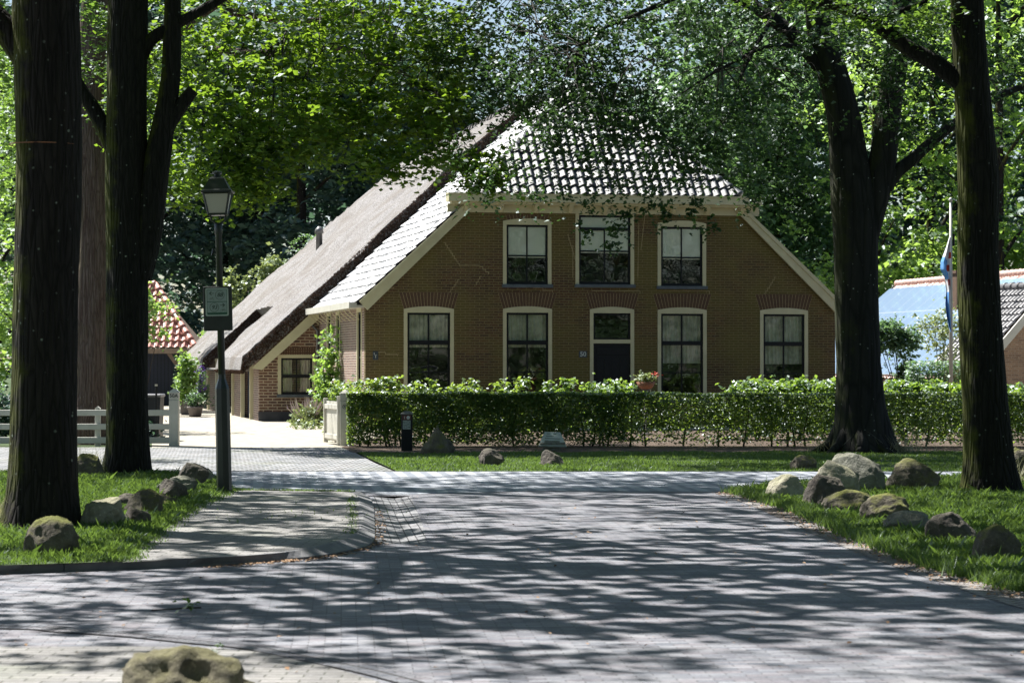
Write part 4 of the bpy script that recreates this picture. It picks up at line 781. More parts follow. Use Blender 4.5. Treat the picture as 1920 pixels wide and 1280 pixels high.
def f3(i, j):
    v = V0+(VE-V0)*i/NV; t_ = LT*j/NT; u = -2.25+t_/sl; z = EZ+u*SL+.02
    hipc = max(0, v-(VE-4))        # rear half hip
    zmax = RZT+.3-hipc*1.35
    n_ = mnoise.noise(Vector((v*.35, t_*.5, 1)))*.14+mnoise.noise(Vector((v*1.1, t_*.45, 11)))*.05+mnoise.noise(Vector((v*2.3, t_*2.6, 4)))*.03+mnoise.noise(Vector((v*7, t_*9, 8)))*.018
    th = TT*min(1, .30+(t_/.45)) + n_; sag = -.18*math.sin(math.pi*min(1, max(0, (v-V0)/(VE-V0))))*(t_/LT)**2
    top = Vector((u-SL/sl*th, v, z+th/sl+sag)); bot = Vector((u, v, z+sag))
    if i == 0: top.y += .05
    if top.z > zmax: top.z = zmax+ .02*(u); 
    if bot.z > zmax-.3: bot.z = zmax-.3
    return top, bot
def notch(i, j):
    v = V0+(VE-V0)*(i+.5)/NV; t_ = LT*(j+.5)/NT; u = -2.25+t_/sl
    if 17.6 < v < 23.0 and u < -.15+.0*v: return False
    return True
thatch(notch, NV, NT, f3, TT, 'thatched_roof', M['thatch'], 1)
def f4(i, j):
    v = V0+(VE-V0)*i/40; t_ = LT*j/14; u = UW+2.25-t_/sl; z = EZ+(UW-u)*SL+.02; zmax = RZT+.3-max(0, v-(VE-4))*1.35; top = Vector((u+SL/sl*TT, v, min(z+TT/sl, zmax))); bot = Vector((u, v, min(z, zmax-.3))); return top, bot
thatch(lambda i, j: True, 40, 14, f4, TT, 'thatched_roof', M['thatch'], 1)
# shaggy reed ends on the cut edges
rg2 = np.random.default_rng(5); C = []; n = 9000
tt = rg2.uniform(0, LT, n); k = rg2.uniform(0, 1, n); u = -2.25+tt/sl; th = TT*np.minimum(1, .3+tt/.45)*k
E1 = np.stack([u-SL/sl*th, np.full(n, V0-.0)+rg2.normal(size=n)*.015, EZ+u*SL+.02+th/sl], 1)
vv = rg2.uniform(V0, VE, n); vv = vv[(vv < 17.6) | (vv > 23)]; m2 = len(vv); k2 = rg2.uniform(0, 1, m2)*.12; E2 = np.stack([-2.25-SL/sl*k2-.0+rg2.normal(size=m2)*.01, vv, EZ-2.25*SL+.02+k2/sl-.0], 1)
tt = rg2.uniform(0, 2.1*sl, n//2); k = rg2.uniform(0, 1, n//2); u = -2.25+tt/sl; th = TT*np.minimum(1, .3+tt/.45)*k; E3 = np.stack([u-SL/sl*th, np.full(n//2, 23.0)+rg2.normal(size=n//2)*.02, EZ+u*SL+.02+th/sl], 1)
Vq, Qq = quads(np.concatenate([E1, E2, E3]), .055, up=0, rg=rg2); npmesh('thatch_edge', Vq, Qq, M['thatch_edge'], H)
f = MB(); f.tube([(-2.2+.1, DV-.2, EZ-2.1*SL-.02), (-2.1, VE-.5, EZ-2.1*SL-.02)], .05, 6); ridge(f, (UC, DV, RZT+.3), (UC, VE-4, RZT+.12), .16, .5); f.build('ridge_cap', M['thatch'], H)
f = MB(); p1 = (2.2, 26.0); z = EZ+2.2*SL+.2; f.tube([(2.2, 26, z), (2.2, 26, z+.75), (2.2, 26, z+.76), (2.2, 26, z+.9), (2.2, 26, z+1.0)], [.12, .12, .17, .14, .03], 10); f.build('vent_pipe', M['zinc'], H, True)
# house number and plaque
def text(s, size, M4, mat, name, parent, shear=0, ext=.001):
    cu = bpy.data.curves.new('t', 'FONT'); cu.body = s; cu.size = size; cu.extrude = ext; cu.align_x = 'CENTER'; cu.align_y = 'CENTER'; cu.shear = shear; cu.offset = size*.012
    o = bpy.data.objects.new('t', cu); COL.objects.link(o); bpy.context.view_layer.update(); me = bpy.data.meshes.new_from_object(o.evaluated_get(bpy.context.evaluated_depsgraph_get())); bpy.data.objects.remove(o)
    me.transform(M4); me.materials.clear(); me.materials.append(mat); return link(bpy.data.objects.new(name, me), parent)
RX = Matrix.Rotation(R(90), 4, 'X')
uu, zz = FU(1093, 664); f = MB(); f.bbox(uu-.11, uu+.11, -.018, -.002, zz-.085, zz+.085, .005); hn = f.build('number_plate', M['plate'], H)
text('50', .17, Matrix.Translation((uu, -.021, zz)) @ RX, M['lettering'], 'lettering', hn)
uu, zz = FU(704, 666.5); f = MB(); f.bbox(uu-.07, uu+.07, -.02, -.002, zz-.11, zz+.11, .005); hn = f.build('wall_plaque', M['plate'], H)
f = MB(); f.box(uu-.03, uu+.035, -.024, -.0205, zz+.01, zz+.02); f.box(uu-.005, uu+.008, -.0245, -.021, zz-.06, zz+.009); f.box(uu-.045, uu-.025, -.024, -.0205, zz+.04, zz+.07); f.build('emblem', M['lettering'], hn)

# ---------------------------------------------------------------- neighbouring buildings
# red-tiled shed far left
YS = 96; sx1 = col(366, YS); sx0 = col(120, YS); zE = CH+30/F*YS; rzS = CH+148/F*YS
Sh = thing('timber_shed', 'open timber shed with red pantile hipped roof at the end of the drive', 'shed', (sx1, YS, 0))
wS = sx1-sx0; run = 1.9; rise = rzS-zE; l_ = math.hypot(run, rise)
tiles('roof', (-wS, -.2, zE-.05), (1, 0, 0), (0, run/l_, rise/l_), (0, -rise/l_, run/l_), wS, l_+.1, [(0, 0), (wS, 0), (wS-1.85, l_), (0, l_)], M['tile_red'], Sh, tw=.27, th=.33, amp=.05)
f = MB(); f.add([(-wS, -.2, zE-.02), (0, -.2, zE-.02), (0, 4, zE-.02), (-1.85, 1.8, rzS-.05), (-wS, 1.8, rzS-.05), (-wS, 4, zE)], [(0, 1, 3, 4), (1, 2, 3), (4, 3, 2, 5)]); f.build('roof_boarding', M['oak'], Sh)
f = MB(); ridge(f, (0.02, -.25, zE+.02), (-1.85, 1.75, rzS+.05), .13, .36); ridge(f, (-1.85, 1.75, rzS+.05), (-wS, 1.75, rzS+.05), .13, .36); f.build('ridge_tile', M['tile_red'], Sh, True)
f = MB(); f.box(-wS, .05, -.28, -.16, zE-.27, zE-.07); f.build('eave_beam', M['oak'], Sh)
f = MB(); f.bbox(-.58, -.34, -.1, .14, -.05, zE-.28, .02); f.build('post', M['oak'], Sh)
f = MB(); f.prism([(-1.12, zE-.28), (-.95, zE-.28), (-.5, zE-.95), (-.5, zE-1.16)], 'y', -.06, .1); f.build('brace', M['oak'], Sh)
f = MB(); f.box(-wS, -.95, .5, .56, 0, zE-.1); f.build('plank_wall', M['boards'], Sh)
f = MB(); f.box(-.72, -.6, -.12, .0, .95, 1.3); f.prism([(-.74, 1.3), (-.58, 1.3), (-.66, 1.4)], 'y', -.13, .01); f.build('lantern', M['black'], Sh)
# solar roof house: ridge runs away from the camera, its left slope faces us
RF = Vector((col(1683, 95), 95, CH+145/F*95)); RN = Vector((col(2000, 80), 80, RF.z+.0)); rd = (RN-RF).normalized(); LN = (RN-RF).length
So = thing('neighbour_house', 'house with shining blue solar panels under a red ridge, right of the beech', 'house', (RF.x, RF.y, 0), math.atan2(rd.y, rd.x))
zr = RF.z; rn = 4.4; ez = zr-3.6; lS = math.hypot(rn, 3.6); K = -1
# local x along ridge toward camera; slope falls toward local -y
f = MB(); f.prism([(0, zr-.1), (-rn, ez-.1), (-rn+.3, ez-.15), (-rn+.3, -.1), (rn-.3, -.1), (rn-.3, ez-.15), (rn, ez-.1)], 'x', .3, LN-.3); f.build('wall', M['brick_far'], So)
tiles('roof', (0, -rn, ez), (1, 0, 0), (0, rn/lS, 3.6/lS), (0, -3.6/lS, rn/lS), LN, lS, [(0, 0), (LN, 0), (LN, lS), (0, lS)], M['tile_salmon'], So, tw=.25, th=.33, amp=.035)
f = MB(); f.add([(0, rn, ez), (LN, rn, ez), (LN, 0, zr), (0, 0, zr)], [(0, 1, 2, 3)]); f.build('roof_slope', M['tile_salmon'], So)
f = MB(); f.prism([(0.02, zr+.1), (-rn-.1, ez+.02), (-rn-.1, ez-.2), (.02, zr-.14)], 'x', -.12, -.0); f.build('bargeboard', M['sash'], So)
f = MB(); ridge(f, (0, 0, zr+.06), (LN, 0, zr+.06), .13, .36); f.build('ridge_tile', M['tile_salmon'], So, True)
for r_ in range(2):
    Mx = Matrix(((1, 0, 0, 0), (0, rn/lS, -3.6/lS, -rn), (0, 3.6/lS, rn/lS, ez), (0, 0, 0, 1)))
    f = MB(); f.box(.25, LN-.3, .08+r_*2.62, .08+r_*2.62+2.56, .12, .16, Mx); f.build('solar_panel', M['solar'], So)
f = MB(); f.box(9.2, 10.1, -1.7, -.9, ez+1.5, zr+.1); f.box(9.15, 10.15, -1.75, -.85, zr+.1, zr+.2); f.build('chimney', M['brick_arch'], So)
# small brick outbuilding with grey pantiles, right edge
Y5 = 75.; C5 = P(1850, 672, Y5); th5 = R(22); W5, D5, s5 = 4.6, 2.75, .98; Ob = thing('brick_outbuilding', 'small brick outbuilding with white bargeboard and grey pantile roof at right edge', 'outbuilding', (C5.x, C5.y, 0), th5)
ze = C5.z; hw = W5/2; lr = math.hypot(1, s5); rz5 = ze+hw*s5
f = MB(); f.prism([(.15, -.1), (W5-.15, -.1), (W5-.15, ze), (hw, rz5-.15), (.15, ze)], 'y', .12, D5-.1); f.build('wall', M['brick_far'], Ob)
tiles('roof', (-.1, D5, ze-.1), (0, -1, 0), (1/lr, 0, s5/lr), (-s5/lr, 0, 1/lr), D5, (hw+.1)*lr, [(0, 0), (D5, 0), (D5, 9), (0, 9)], M['tile_grey'], Ob, tw=.22, th=.3, amp=.04)
f = MB(); f.add([(W5+.1, 0, ze-.1), (W5+.1, D5, ze-.1), (hw, D5, rz5+.02), (hw, 0, rz5+.02)], [(0, 1, 2, 3)]); f.build('roof_slope', M['tile_grey'], Ob)
for v0 in (-.05, D5):
    f = MB(); f.prism([(-.15, ze-.12), (hw, rz5+.08), (W5+.15, ze-.12), (W5+.0, ze-.34), (hw, rz5-.26), (0, ze-.34)], 'y', v0, v0+.06); f.build('bargeboard', M['white'], Ob)
f = MB(); ridge(f, (hw, 0, rz5+.06), (hw, D5, rz5+.06), .12, .36); f.build('ridge_tile', M['tile_grey'], Ob, True)

# ---------------------------------------------------------------- hedges and shrubs
def bushy(n, box, leaf, mat, par, taper=None, rg=rng, up=.4):
    x0, x1, y0, y1, z0, z1 = box; C = np.stack([rg.uniform(x0, x1, n), rg.uniform(y0, y1, n), rg.uniform(z0, z1, n)], 1); return C
HY = F*CH/(838-HZ); hx0 = col(650, HY); hx1 = 13.5
Hd = thing('hedge', 'long clipped hedge in front of the farmhouse, shaded left part and sunlit right part', 'hedge', (hx0, HY+.4, 0))
rgh = np.random.default_rng(31); n = 170000; Lh = hx1-hx0
x = rgh.uniform(0, Lh, n); y = rgh.uniform(-.42, .42, n)*(1+0*x); z = rgh.uniform(0, 1, n)**.75*1.07+.03
face = rgh.uniform(size=n); y = np.where(face < .45, -.42+np.abs(rgh.normal(size=n))*.07, y); z = np.where(face > .85, 1.08-np.abs(rgh.normal(size=n))*.04, z)
y += .04*np.sin(x*2.1)+.03*np.sin(x*5.3+z*4); z += .015*np.sin(x*3.3)
dens = np.where(x < 4.6, np.clip((z+.12)/.14, .6, 1), np.clip((z+.04)/.18, .3, 1))*(.72+.28*np.sin(x*4.1+np.sin(z*6)*1.5)*np.sin(z*7+x*1.7)); dens *= np.where(x > 5.6, .52, np.where(x > 4.2, .8, 1.)); keep = rgh.uniform(size=n) < dens
C = np.stack([x, y, z], 1)[keep]; leafobj('foliage', C, .056, M['leaf_hedge'], Hd, up=.35, asp=.42, rg=rgh)
rr = random.Random(4)
for i in range(38):
    mb = MB()
    x_ = rr.uniform(.1, Lh); yy = rr.uniform(-.15, .15); pts = [(x_, yy, -.02), (x_+rr.uniform(-.06, .06), yy, .3), (x_+rr.uniform(-.15, .15), yy, .7), (x_+rr.uniform(-.25, .25), yy, 1.)]; mb.tube(spline(pts, 3), [.022*(1-.07*j) for j in range(10)], 6); mb.build('stem', M['twig'], Hd)
def shrub(name, label, cat, loc, lobs, leaf, mat, per=18, spread=.14, flat_=.7, group=None, up=.3, stem=True, extra=None, seed=1, droop=.1, asp=.36):
    t = thing(name, label, cat, loc, 0, group); rg = np.random.default_rng(seed); C = lobes(lobs, per, spread, flat_, .5, rg); C = C[C[:, 2] > .01]
    leafobj('foliage', C, leaf, M[mat], t, up=up, rg=rg, droop=droop, asp=asp)
    if stem:
        mb = MB(); r_ = random.Random(seed)
        for i in range(6): e_ = C[r_.randrange(len(C))]; mb.tube(spline([(0, 0, -.01), (e_[0]*.4, e_[1]*.4, e_[2]*.5), tuple(e_)], 3), [.02-.0022*j for j in range(7)], 5)
        mb.build('stems', M['twig'], t)
    return t
# rhododendron row behind the hedge, sunlit on the right
for i, (px, tp, w) in enumerate([(1420, 708, 70), (1500, 703, 75), (1590, 706, 70), (1690, 706, 70), (1770, 708, 70), (1880, 718, 60), (1960, 712, 70)]):
    Yr = 53.5+.3*(i % 2); top = CH-(tp-HZ)/F*Yr; r_ = w/F*Yr
    shrub('rhododendron', ['broad bright green rhododendron just left of window nearest the beech', 'broad bright green rhododendron below the rightmost farmhouse window', 'bright green rhododendron half hidden by the beech trunk', 'sunlit rhododendron just right of the beech trunk', 'sunlit rhododendron at the foot of the flagpole', 'loose sprouting shrub right of the rightmost trunk', 'sunlit shrub at the right edge of the hedge'][i], 'shrub', (col(px, Yr), Yr, 0), [(0, 0, top*.5, r_, .5, top*.46, 130), (0, 0, top*.8, r_*.95, .45, top*.13, 90)], .115, 'leaf_rhodo', 16, .12, .6, 'rhododendrons behind the hedge', seed=i+40, asp=.28)
for i, (px, tp, w, mt) in enumerate([(720, 705, 40, 'leaf_hedge'), (790, 718, 45, 'leaf_hedge'), (870, 716, 45, 'leaf_hedge'), (960, 710, 50, 'leaf_hedge'), (1050, 712, 45, 'leaf_rhodo'), (1130, 712, 45, 'leaf_rhodo'), (1170, 716, 30, 'leaf_rhodo'), (660, 715, 35, 'leaf_hedge')]):
    Yr = 53+.4*(i % 3); top = CH-(tp-HZ)/F*Yr; r_ = w/F*Yr
    shrub('garden_shrub', ['loose dark shrub with upright shoot below the left wall plaque', 'dark shrub below the leftmost ground-floor window', 'dark shrub between the two left ground-floor windows', 'dark shrub below the second ground-floor window', 'yellow-green shrub between second window and front door', 'yellow-green shrub left of the front door', 'yellow-green shrub at the foot of the front door', 'dark leafy shrub directly behind the right gate post'][i], 'shrub', (col(px, Yr), Yr, 0), [(0, 0, top*.45, r_*1.1, .4, top*.4, 50), (0, 0, top*.8, r_*.8, .35, top*.22, 26), (r_*.4, 0, top*.95, .12, .1, .12, 6), (-r_*.5, 0, top*.9, .1, .1, .1, 5)], .095, mt, 13, .11, .6, 'loose shrubs behind the hedge', seed=i+60, asp=.3)
# hedge end at the gate, climbing plant, lavender
Yg = 51.3
shrub('ivy_bush', 'dark ivy-like bush leaning on the open gate leaf', 'shrub', (col(625, Yg), Yg+.6, 0), [(0, 0, .55, .16, .5, .55, 60), (.15, .2, 1.05, .25, .4, .22, 34)], .08, 'leaf_hedge', 14, .1, .8, seed=81)
lp = F0+Vector((-sT*4.6, cT*4.6, 0))+Vector((-cT*.35, -sT*.35, 0))
shrub('climbing_plant', 'light green climbing plant growing up the sunlit side wall', 'climbing plant', lp, [(0, 0, 1.1, .38, .6, .8, 55), (.0, 0, 1.9, .28, .45, .35, 24), (.1, 0, 2.5, .1, .2, .3, 7), (-.25, 0, .6, .25, .5, .4, 16)], .12, 'leaf_bright', 14, .13, .7, seed=82)
t = shrub('lavender_bush', 'pale lavender bush with upright flower spikes beside the thatched barn window', 'shrub', (col(578, 66), 66, -.02), [(0, 0, .22, .42, .5, .24, 70), (.1, 0, .35, .3, .3, .2, 30)], .09, 'leaf_pale', 16, .1, .9, seed=83, up=-.2)
mb = MB(); rr = random.Random(9)
for i in range(60): a = rr.uniform(-.55, .45); b_ = rr.uniform(-.4, .4); h_ = rr.uniform(.55, .8)*(1-abs(a)*.5); mb.tube([(a*.5, b_*.5, .2), (a, b_, h_), (a*1.05, b_, h_+.1)], [.006, .012, .004], 5)
mb.build('flower_spikes', M['petal_pale'], t)
shrub('grass_clump', 'low tuft of pale planting at the barn corner', 'plant', (col(572, 62), 62, 0), [(0, 0, .12, .5, .3, .12, 30)], .07, 'leaf_pale', 12, .1, .6, seed=84, stem=False)
# bright tall shrub right behind the lamp, behind the thatch
shrub('tall_shrub', 'tall sunlit shrub rising behind the thatched slope, right of the lamp post', 'shrub', (col(455, 100), 100, 0), [(0, 0, 3.6, 1.3, 1., 1.4, 100), (.9, 0, 5., .5, .5, .9, 30), (1.6, 0, 5.6, .4, .4, .6, 22), (-.5, 0, 4.8, .5, .5, .6, 24), (0, 0, 1.5, 1.4, 1, 1.4, 60)], .19, 'leaf_pale', 20, .25, .9, seed=85)
shrub('tall_shrub', 'bright leafy branch shrub hanging over the red-tiled shed roof', 'shrub', (col(268, 78), 78, 0), [(0, 0, 3.3, .35, .4, .9, 26), (.5, 0, 3.5, .45, .3, .25, 10), (.2, 0, 2.6, .3, .3, .3, 6), (-.3, 0, 4.4, .5, .5, .5, 18)], .12, 'leaf_bright', 16, .18, .6, seed=86)
shrub('tall_shrub', 'light green shrub between shed roof and thatched eave', 'shrub', (col(385, 104), 104, 0), [(0, 0, 2.2, .6, .6, 1.0, 50), (0, 0, 1., .5, .5, .9, 30)], .15, 'leaf_bright', 16, .2, .6, seed=87)
for i, (px, tp, mt) in enumerate([(-40, 700, 'leaf_mid'), (10, 735, 'leaf_far'), (165, 770, 'leaf_far'), (235, 775, 'leaf_far')]):
    Yr = 52.5; top = CH-(tp-HZ)/F*Yr
    shrub('garden_shrub', ['green shrub behind the fence at the left edge', 'dark shrub behind the fence left of the leftmost trunk', 'low dark shrub behind the fence rails between the trunks', 'low dark shrub behind the fence and forked trunk'][i], 'shrub', (col(px, Yr), Yr, 0), [(0, 0, top*.5, .7, .6, top*.45, 110)], .09, mt, 16, .13, .7, seed=120+i)
# potted plants by the barn
Yp = 76.
def pot(mb, r, h, z=0): mb.tube([(0, 0, z), (0, 0, z+h*.8), (0, 0, z+h*.81), (0, 0, z+h), (0, 0, z+h-.03)], [r*.7, r*.92, r, r, r*.85], 18)
t = shrub('potted_shrub', 'clipped box ball in a grey-brown pot by the barn corner', 'potted plant', (col(366, Yp), Yp, 0), [(0, 0, .55, .26, .26, .24, 90)], .05, 'leaf_mid', 14, .06, 1, seed=88)
mb = MB(); pot(mb, .26, .33); mb.build('pot', M['greypot'], t, True)
t = shrub('potted_shrub', 'tall pale green shrub in dark square planter before the shed post', 'potted plant', (col(353, 79), 79, 0), [(0, 0, 1.5, .3, .3, .55, 60), (-.1, 0, .9, .28, .25, .45, 36), (.0, 0, .5, .2, .2, .2, 14)], .12, 'leaf_bright', 14, .13, .6, seed=89)
mb = MB(); mb.prism([(-.2, 0), (.2, 0), (.26, .45), (-.26, .45)], 'y', -.2, .2); mb.build('planter', M['greypot'], t)
t = shrub('hydrangea', 'hydrangea with deep blue and violet heads against the dark barn end', 'shrub', (col(376, 82), 82, 0), [(0, 0, .8, .25, .3, .7, 30)], .12, 'leaf_mid', 12, .12, .8, seed=90)
for i, (a, z) in enumerate(((-.1, 1.35), (.1, 1.2), (0, 1.0), (.12, .85), (-.08, .75), (.08, 1.5))):
    g = np.random.default_rng(i).normal(size=(70, 3)); g /= np.linalg.norm(g, axis=1)[:, None]; leafobj('flower_head', g*.11+np.array([a, -.25, z]), .06, M['petal_blue'], t, rg=np.random.default_rng(i))
# flower bowl by the door
Yf = 57.; t = shrub('flower_bowl', 'terracotta bowl of pale and red flowers between door and next window', 'potted plant', (col(1211, Yf), Yf, 0), [(0, 0, 1.34, .27, .2, .09, 40)], .06, 'leaf_pale', 14, .07, .6, seed=91, stem=False)
mb = MB(); mb.tube([(0, 0, 1.08), (0, 0, 1.12), (0, 0, 1.25), (0, 0, 1.23)], [.1, .16, .23, .2], 20); mb.build('bowl', M['terracotta'], t, True)
mb = MB(); mb.tube([(0, 0, 0), (0, 0, .04), (0, 0, .05), (0, 0, 1.0), (0, 0, 1.08)], [.16, .15, .04, .04, .11], 12); mb.build('pedestal', M['greypot'], t, True)
leafobj('blossom', np.random.default_rng(3).normal(size=(40, 3))*np.array([.05, .05, .03])+np.array([.22, -.05, 1.42]), .05, M['petal_red'], t, rg=np.random.default_rng(3))
# right garden: arch, low hedge, small tree
Ya = 68.; sA = F/Ya
t = shrub('hedge_arch', 'rounded clipped hedge arch with a gap beneath, left of the flagpole', 'hedge', (col(1690, Ya), Ya, 0), [((1705-1690)/sA, 0, .9, .42, .4, 1.1, 130), ((1690-1690)/sA, 0, 2.35, .5, .4, .4, 80), ((1665-1690)/sA, 0, 2.6, .45, .4, .28, 60), ((1640-1690)/sA, 0, 2.3, .4, .4, .35, 50), ((1625-1690)/sA, 0, 1., .25, .4, 1.1, 50), ((1720-1690)/sA, 0, .5, .35, .4, .6, 50)], .09, 'leaf_mid', 34, .12, .9, seed=92)
t = thing('low_hedge', 'low clipped hedge block between arch and outbuilding', 'hedge', (col(1755, 66), 66, 0)); rgq = np.random.default_rng(6); C = rgq.uniform(size=(9000, 3))*np.array([1.8, .7, 1.75])-np.array([.8, .35, 0]); leafobj('foliage', C, .075, M['leaf_mid'], t, rg=rgq)
for a in (-.6, -.2, .2, .6): mb = MB(); mb.tube([(a, 0, 0), (a*1.05, 0, .8), (a*1.1, 0, 1.5)], [.03, .02, .01], 6); mb.build('stem', M['twig'], t)
shrub('small_tree', 'small airy tree with reddish-green leaves in front of the solar roof', 'tree', (col(1762, 72), 72, 0), [(0, 0, 2.6, .7, .6, .55, 60), (.3, 0, 3.1, .5, .5, .35, 24), (-.4, 0, 2.9, .3, .3, .25, 12), (.1, 0, 1.9, .5, .5, .5, 30)], .10, 'leaf_pale', 10, .16, .8, seed=93)

# ---------------------------------------------------------------- street furniture
# lamp post
LP = G(421, 921, PZ); Lp = thing('lamp_post', 'black-green lantern post carrying cycle route sign at corner of brick pavement', 'street lamp', LP); Lp.rotation_euler = (0, R(-1.35), 0); s1 = F/LP.y
def lz(py): return CH-(py-HZ)/s1-PZ
f = MB(); f.tube([(0, 0, -.03), (0, 0, lz(728)), (0, 0, lz(710)), (0, 0, lz(700))], [.098, .092, .05, .046], 8); f.build('base', M['black'], Lp)
f = MB(); f.tube([(0, 0, lz(702)), (0, 0, lz(440)), (0, 0, lz(438)), (0, 0, lz(420)), (0, 0, lz(418))], [.045, .041, .05, .05, .03], 14); f.tube([(-.05, 0, lz(472)), (-.09, 0, lz(478)), (-.07, 0, lz(466))], .014, 6); f.build('pole', M['black'], Lp, True)
la = thing('x', None, None); bpy.data.objects.remove(la)
zt, zb, ze_ = lz(337), lz(402), lz(360); f = MB()
def sq(r, z): return [(-r, -r, z), (r, -r, z), (r, r, z), (-r, r, z)]
def loft(mb_, secs):
    vs = []
    for r, z in secs: vs += sq(r, z)
    n = len(secs); mb_.add(vs, [(i*4+k, i*4+(k+1) % 4, (i+1)*4+(k+1) % 4, (i+1)*4+k) for i in range(n-1) for k in range(4)]+[(3, 2, 1, 0), tuple((n-1)*4+k for k in range(4))])
loft(f, [(.195, ze_-.012), (.195, ze_+.012), (.165, ze_+.03), (.098, zt), (.10, zt+.012), (.07, zt+.035), (.04, zt+.05)]); f.tube([(0, 0, zt+.045), (0, 0, zt+.07), (0, 0, zt+.075), (0, 0, zt+.10), (0, 0, zt+.11)], [.04, .035, .06, .06, .03], 12); lt = f.build('lantern_roof', M['black'], Lp)
f = MB(); r0, r1 = .112, .165
for sx, sy in ((-1, -1), (1, -1), (1, 1), (-1, 1)): f.tube([(sx*r0, sy*r0, zb), (sx*r1, sy*r1, ze_-.01)], .013, 4)
for k in range(4):
    p = sq(r0, zb); f.tube([p[k], p[(k+1) % 4]], .014, 4); p = sq(r1, ze_-.018); f.tube([p[k], p[(k+1) % 4]], .012, 4)
loft(f, [(r0, zb-.012), (r0, zb+.004)])
for sx in (-1, 1): f.tube([(sx*.1, 0, zb), (sx*.085, 0, zb-.07), (sx*.02, 0, lz(420))], .013, 6)
f.build('lantern_frame', M['black'], Lp)
f = MB(); vs = sq(r0-.008, zb+.006)+sq(r1-.008, ze_-.015); f.add(vs, [(k, (k+1) % 4, (k+1) % 4+4, k+4) for k in range(4)]); f.build('lantern_glass', M['frost'], Lp)
# route sign
Sg = thing('route_sign', 'dark board with pale cycle route sign 88 and 93 mounted on lamp post', 'sign', (LP.x-.022, LP.y-.07, PZ)); Sg.rotation_euler = (0, R(-1.35), 0)
def sx_(px): return (px-416.5)/s1
z0_ = lz(620); z1_ = lz(537); f = MB(); f.bbox(sx_(388)+.01, sx_(442)+.01, -.012, .012, z0_, z1_, .006); f.box(-.05, .07, .012, .05, z0_+.1, z0_+.14); f.box(-.05, .07, .012, .05, z1_-.14, z1_-.1); f.build('back_board', M['black'], Sg)
def rrect(x0, x1, z0, z1, r):
    o = []
    for cx, cz, a0_ in ((x1-r, z1-r, 0), (x0+r, z1-r, 90), (x0+r, z0+r, 180), (x1-r, z0+r, 270)):
        for k in range(6): a = R(a0_+k*18); o.append((cx+math.cos(a)*r, cz+math.sin(a)*r))
    return o
X0, X1, Z0, Z1 = sx_(392.5)+.01, sx_(435.5)+.01, lz(592.5), lz(540); hR = Matrix.Identity(4)
f = MB(); f.prism(rrect(X0, X1, Z0, Z1, .02), 'y', -.018, -.013); sp = f.build('sign_panel', M['signrim'], Sg)
f = MB(); f.prism(rrect(X0+.018, X1-.018, Z0+.018, Z1-.018, .012), 'y', -.0195, -.0185); f.build('sign_border', M['green_ink'], sp)
wS_ = X1-X0; hS = Z1-Z0; Zm = Z0+hS*.51
for (a, b_) in ((Zm+.004, Z1-.023), (Z0+.045, Zm-.004)): f = MB(); f.prism(rrect(X0+.023, X1-.023, a, b_, .006), 'y', -.0205, -.0199); f.build('sign_field', M['signgrey'], sp)
def ring(mb_, cx, cz, r, w=.0045, y=-.022):
    n = 28; vs = []
    for k in range(n): a = 2*math.pi*k/n; c, s_ = math.cos(a), math.sin(a); vs += [(cx+c*(r-w), y, cz+s_*(r-w)), (cx+c*r, y, cz+s_*r)]
    mb_.add(vs, [(2*k, 2*k+1, (2*k+3) % (2*n), (2*k+2) % (2*n)) for k in range(n)])
def arrow(mb_, cx, cz, L, d, y=-.022, w=.006):
    mb_.box(cx-L/2, cx+L/2, y-.0005, y+.0005, cz-w/2, cz+w/2)
    for s_ in (-1, 1): mb_.prism([(cx+d*L/2, cz-s_*w*.2), (cx+d*(L/2-.026), cz+s_*.026), (cx+d*(L/2-.034), cz+s_*.021), (cx+d*(L/2-.012), cz-s_*w*.2)], 'y', y-.0012-.0002*s_, y-.0008)
def bike(mb_, cx, cz, k=1., y=-.022):
    r = .014*k; ring(mb_, cx-.02*k, cz, r, .0018, y); ring(mb_, cx+.02*k, cz, r, .0018, y)
    def ln_(a, b_): mb_.tube([(cx+a[0]*k, y, cz+a[1]*k), (cx+b_[0]*k, y, cz+b_[1]*k)], .001, 4)
    ln_((-.02, 0), (-.008, .017)); ln_((-.02, 0), (-.002, 0)); ln_((-.002, 0), (.012, .018)); ln_((-.008, .017), (.012, .018)); ln_((-.008, .017), (-.002, 0)); ln_((.02, 0), (.011, .024)); ln_((-.013, .022), (-.004, .022)); ln_((.006, .026), (.014, .024))
f = MB(); c1x, c1z = X0+wS_*.63, Z0+hS*.745; c2x, c2z = X0+wS_*.38, Z0+hS*.31; ring(f, c1x, c1z, .058); ring(f, c2x, c2z, .058); arrow(f, X0+wS_*.27, Z0+hS*.81, .062, -1); arrow(f, X0+wS_*.74, Z0+hS*.385, .062, 1); bike(f, X0+wS_*.27, Z0+hS*.60); bike(f, X0+wS_*.76, Z0+hS*.19); f.build('sign_symbols', M['ink'], sp)
text('88', .072, Matrix.Translation((c1x, -.0215, c1z)) @ RX, M['ink'], 'sign_digits', sp, .25, .0004); text('93', .072, Matrix.Translation((c2x, -.0215, c2z)) @ RX, M['ink'], 'sign_digits', sp, .25, .0004)
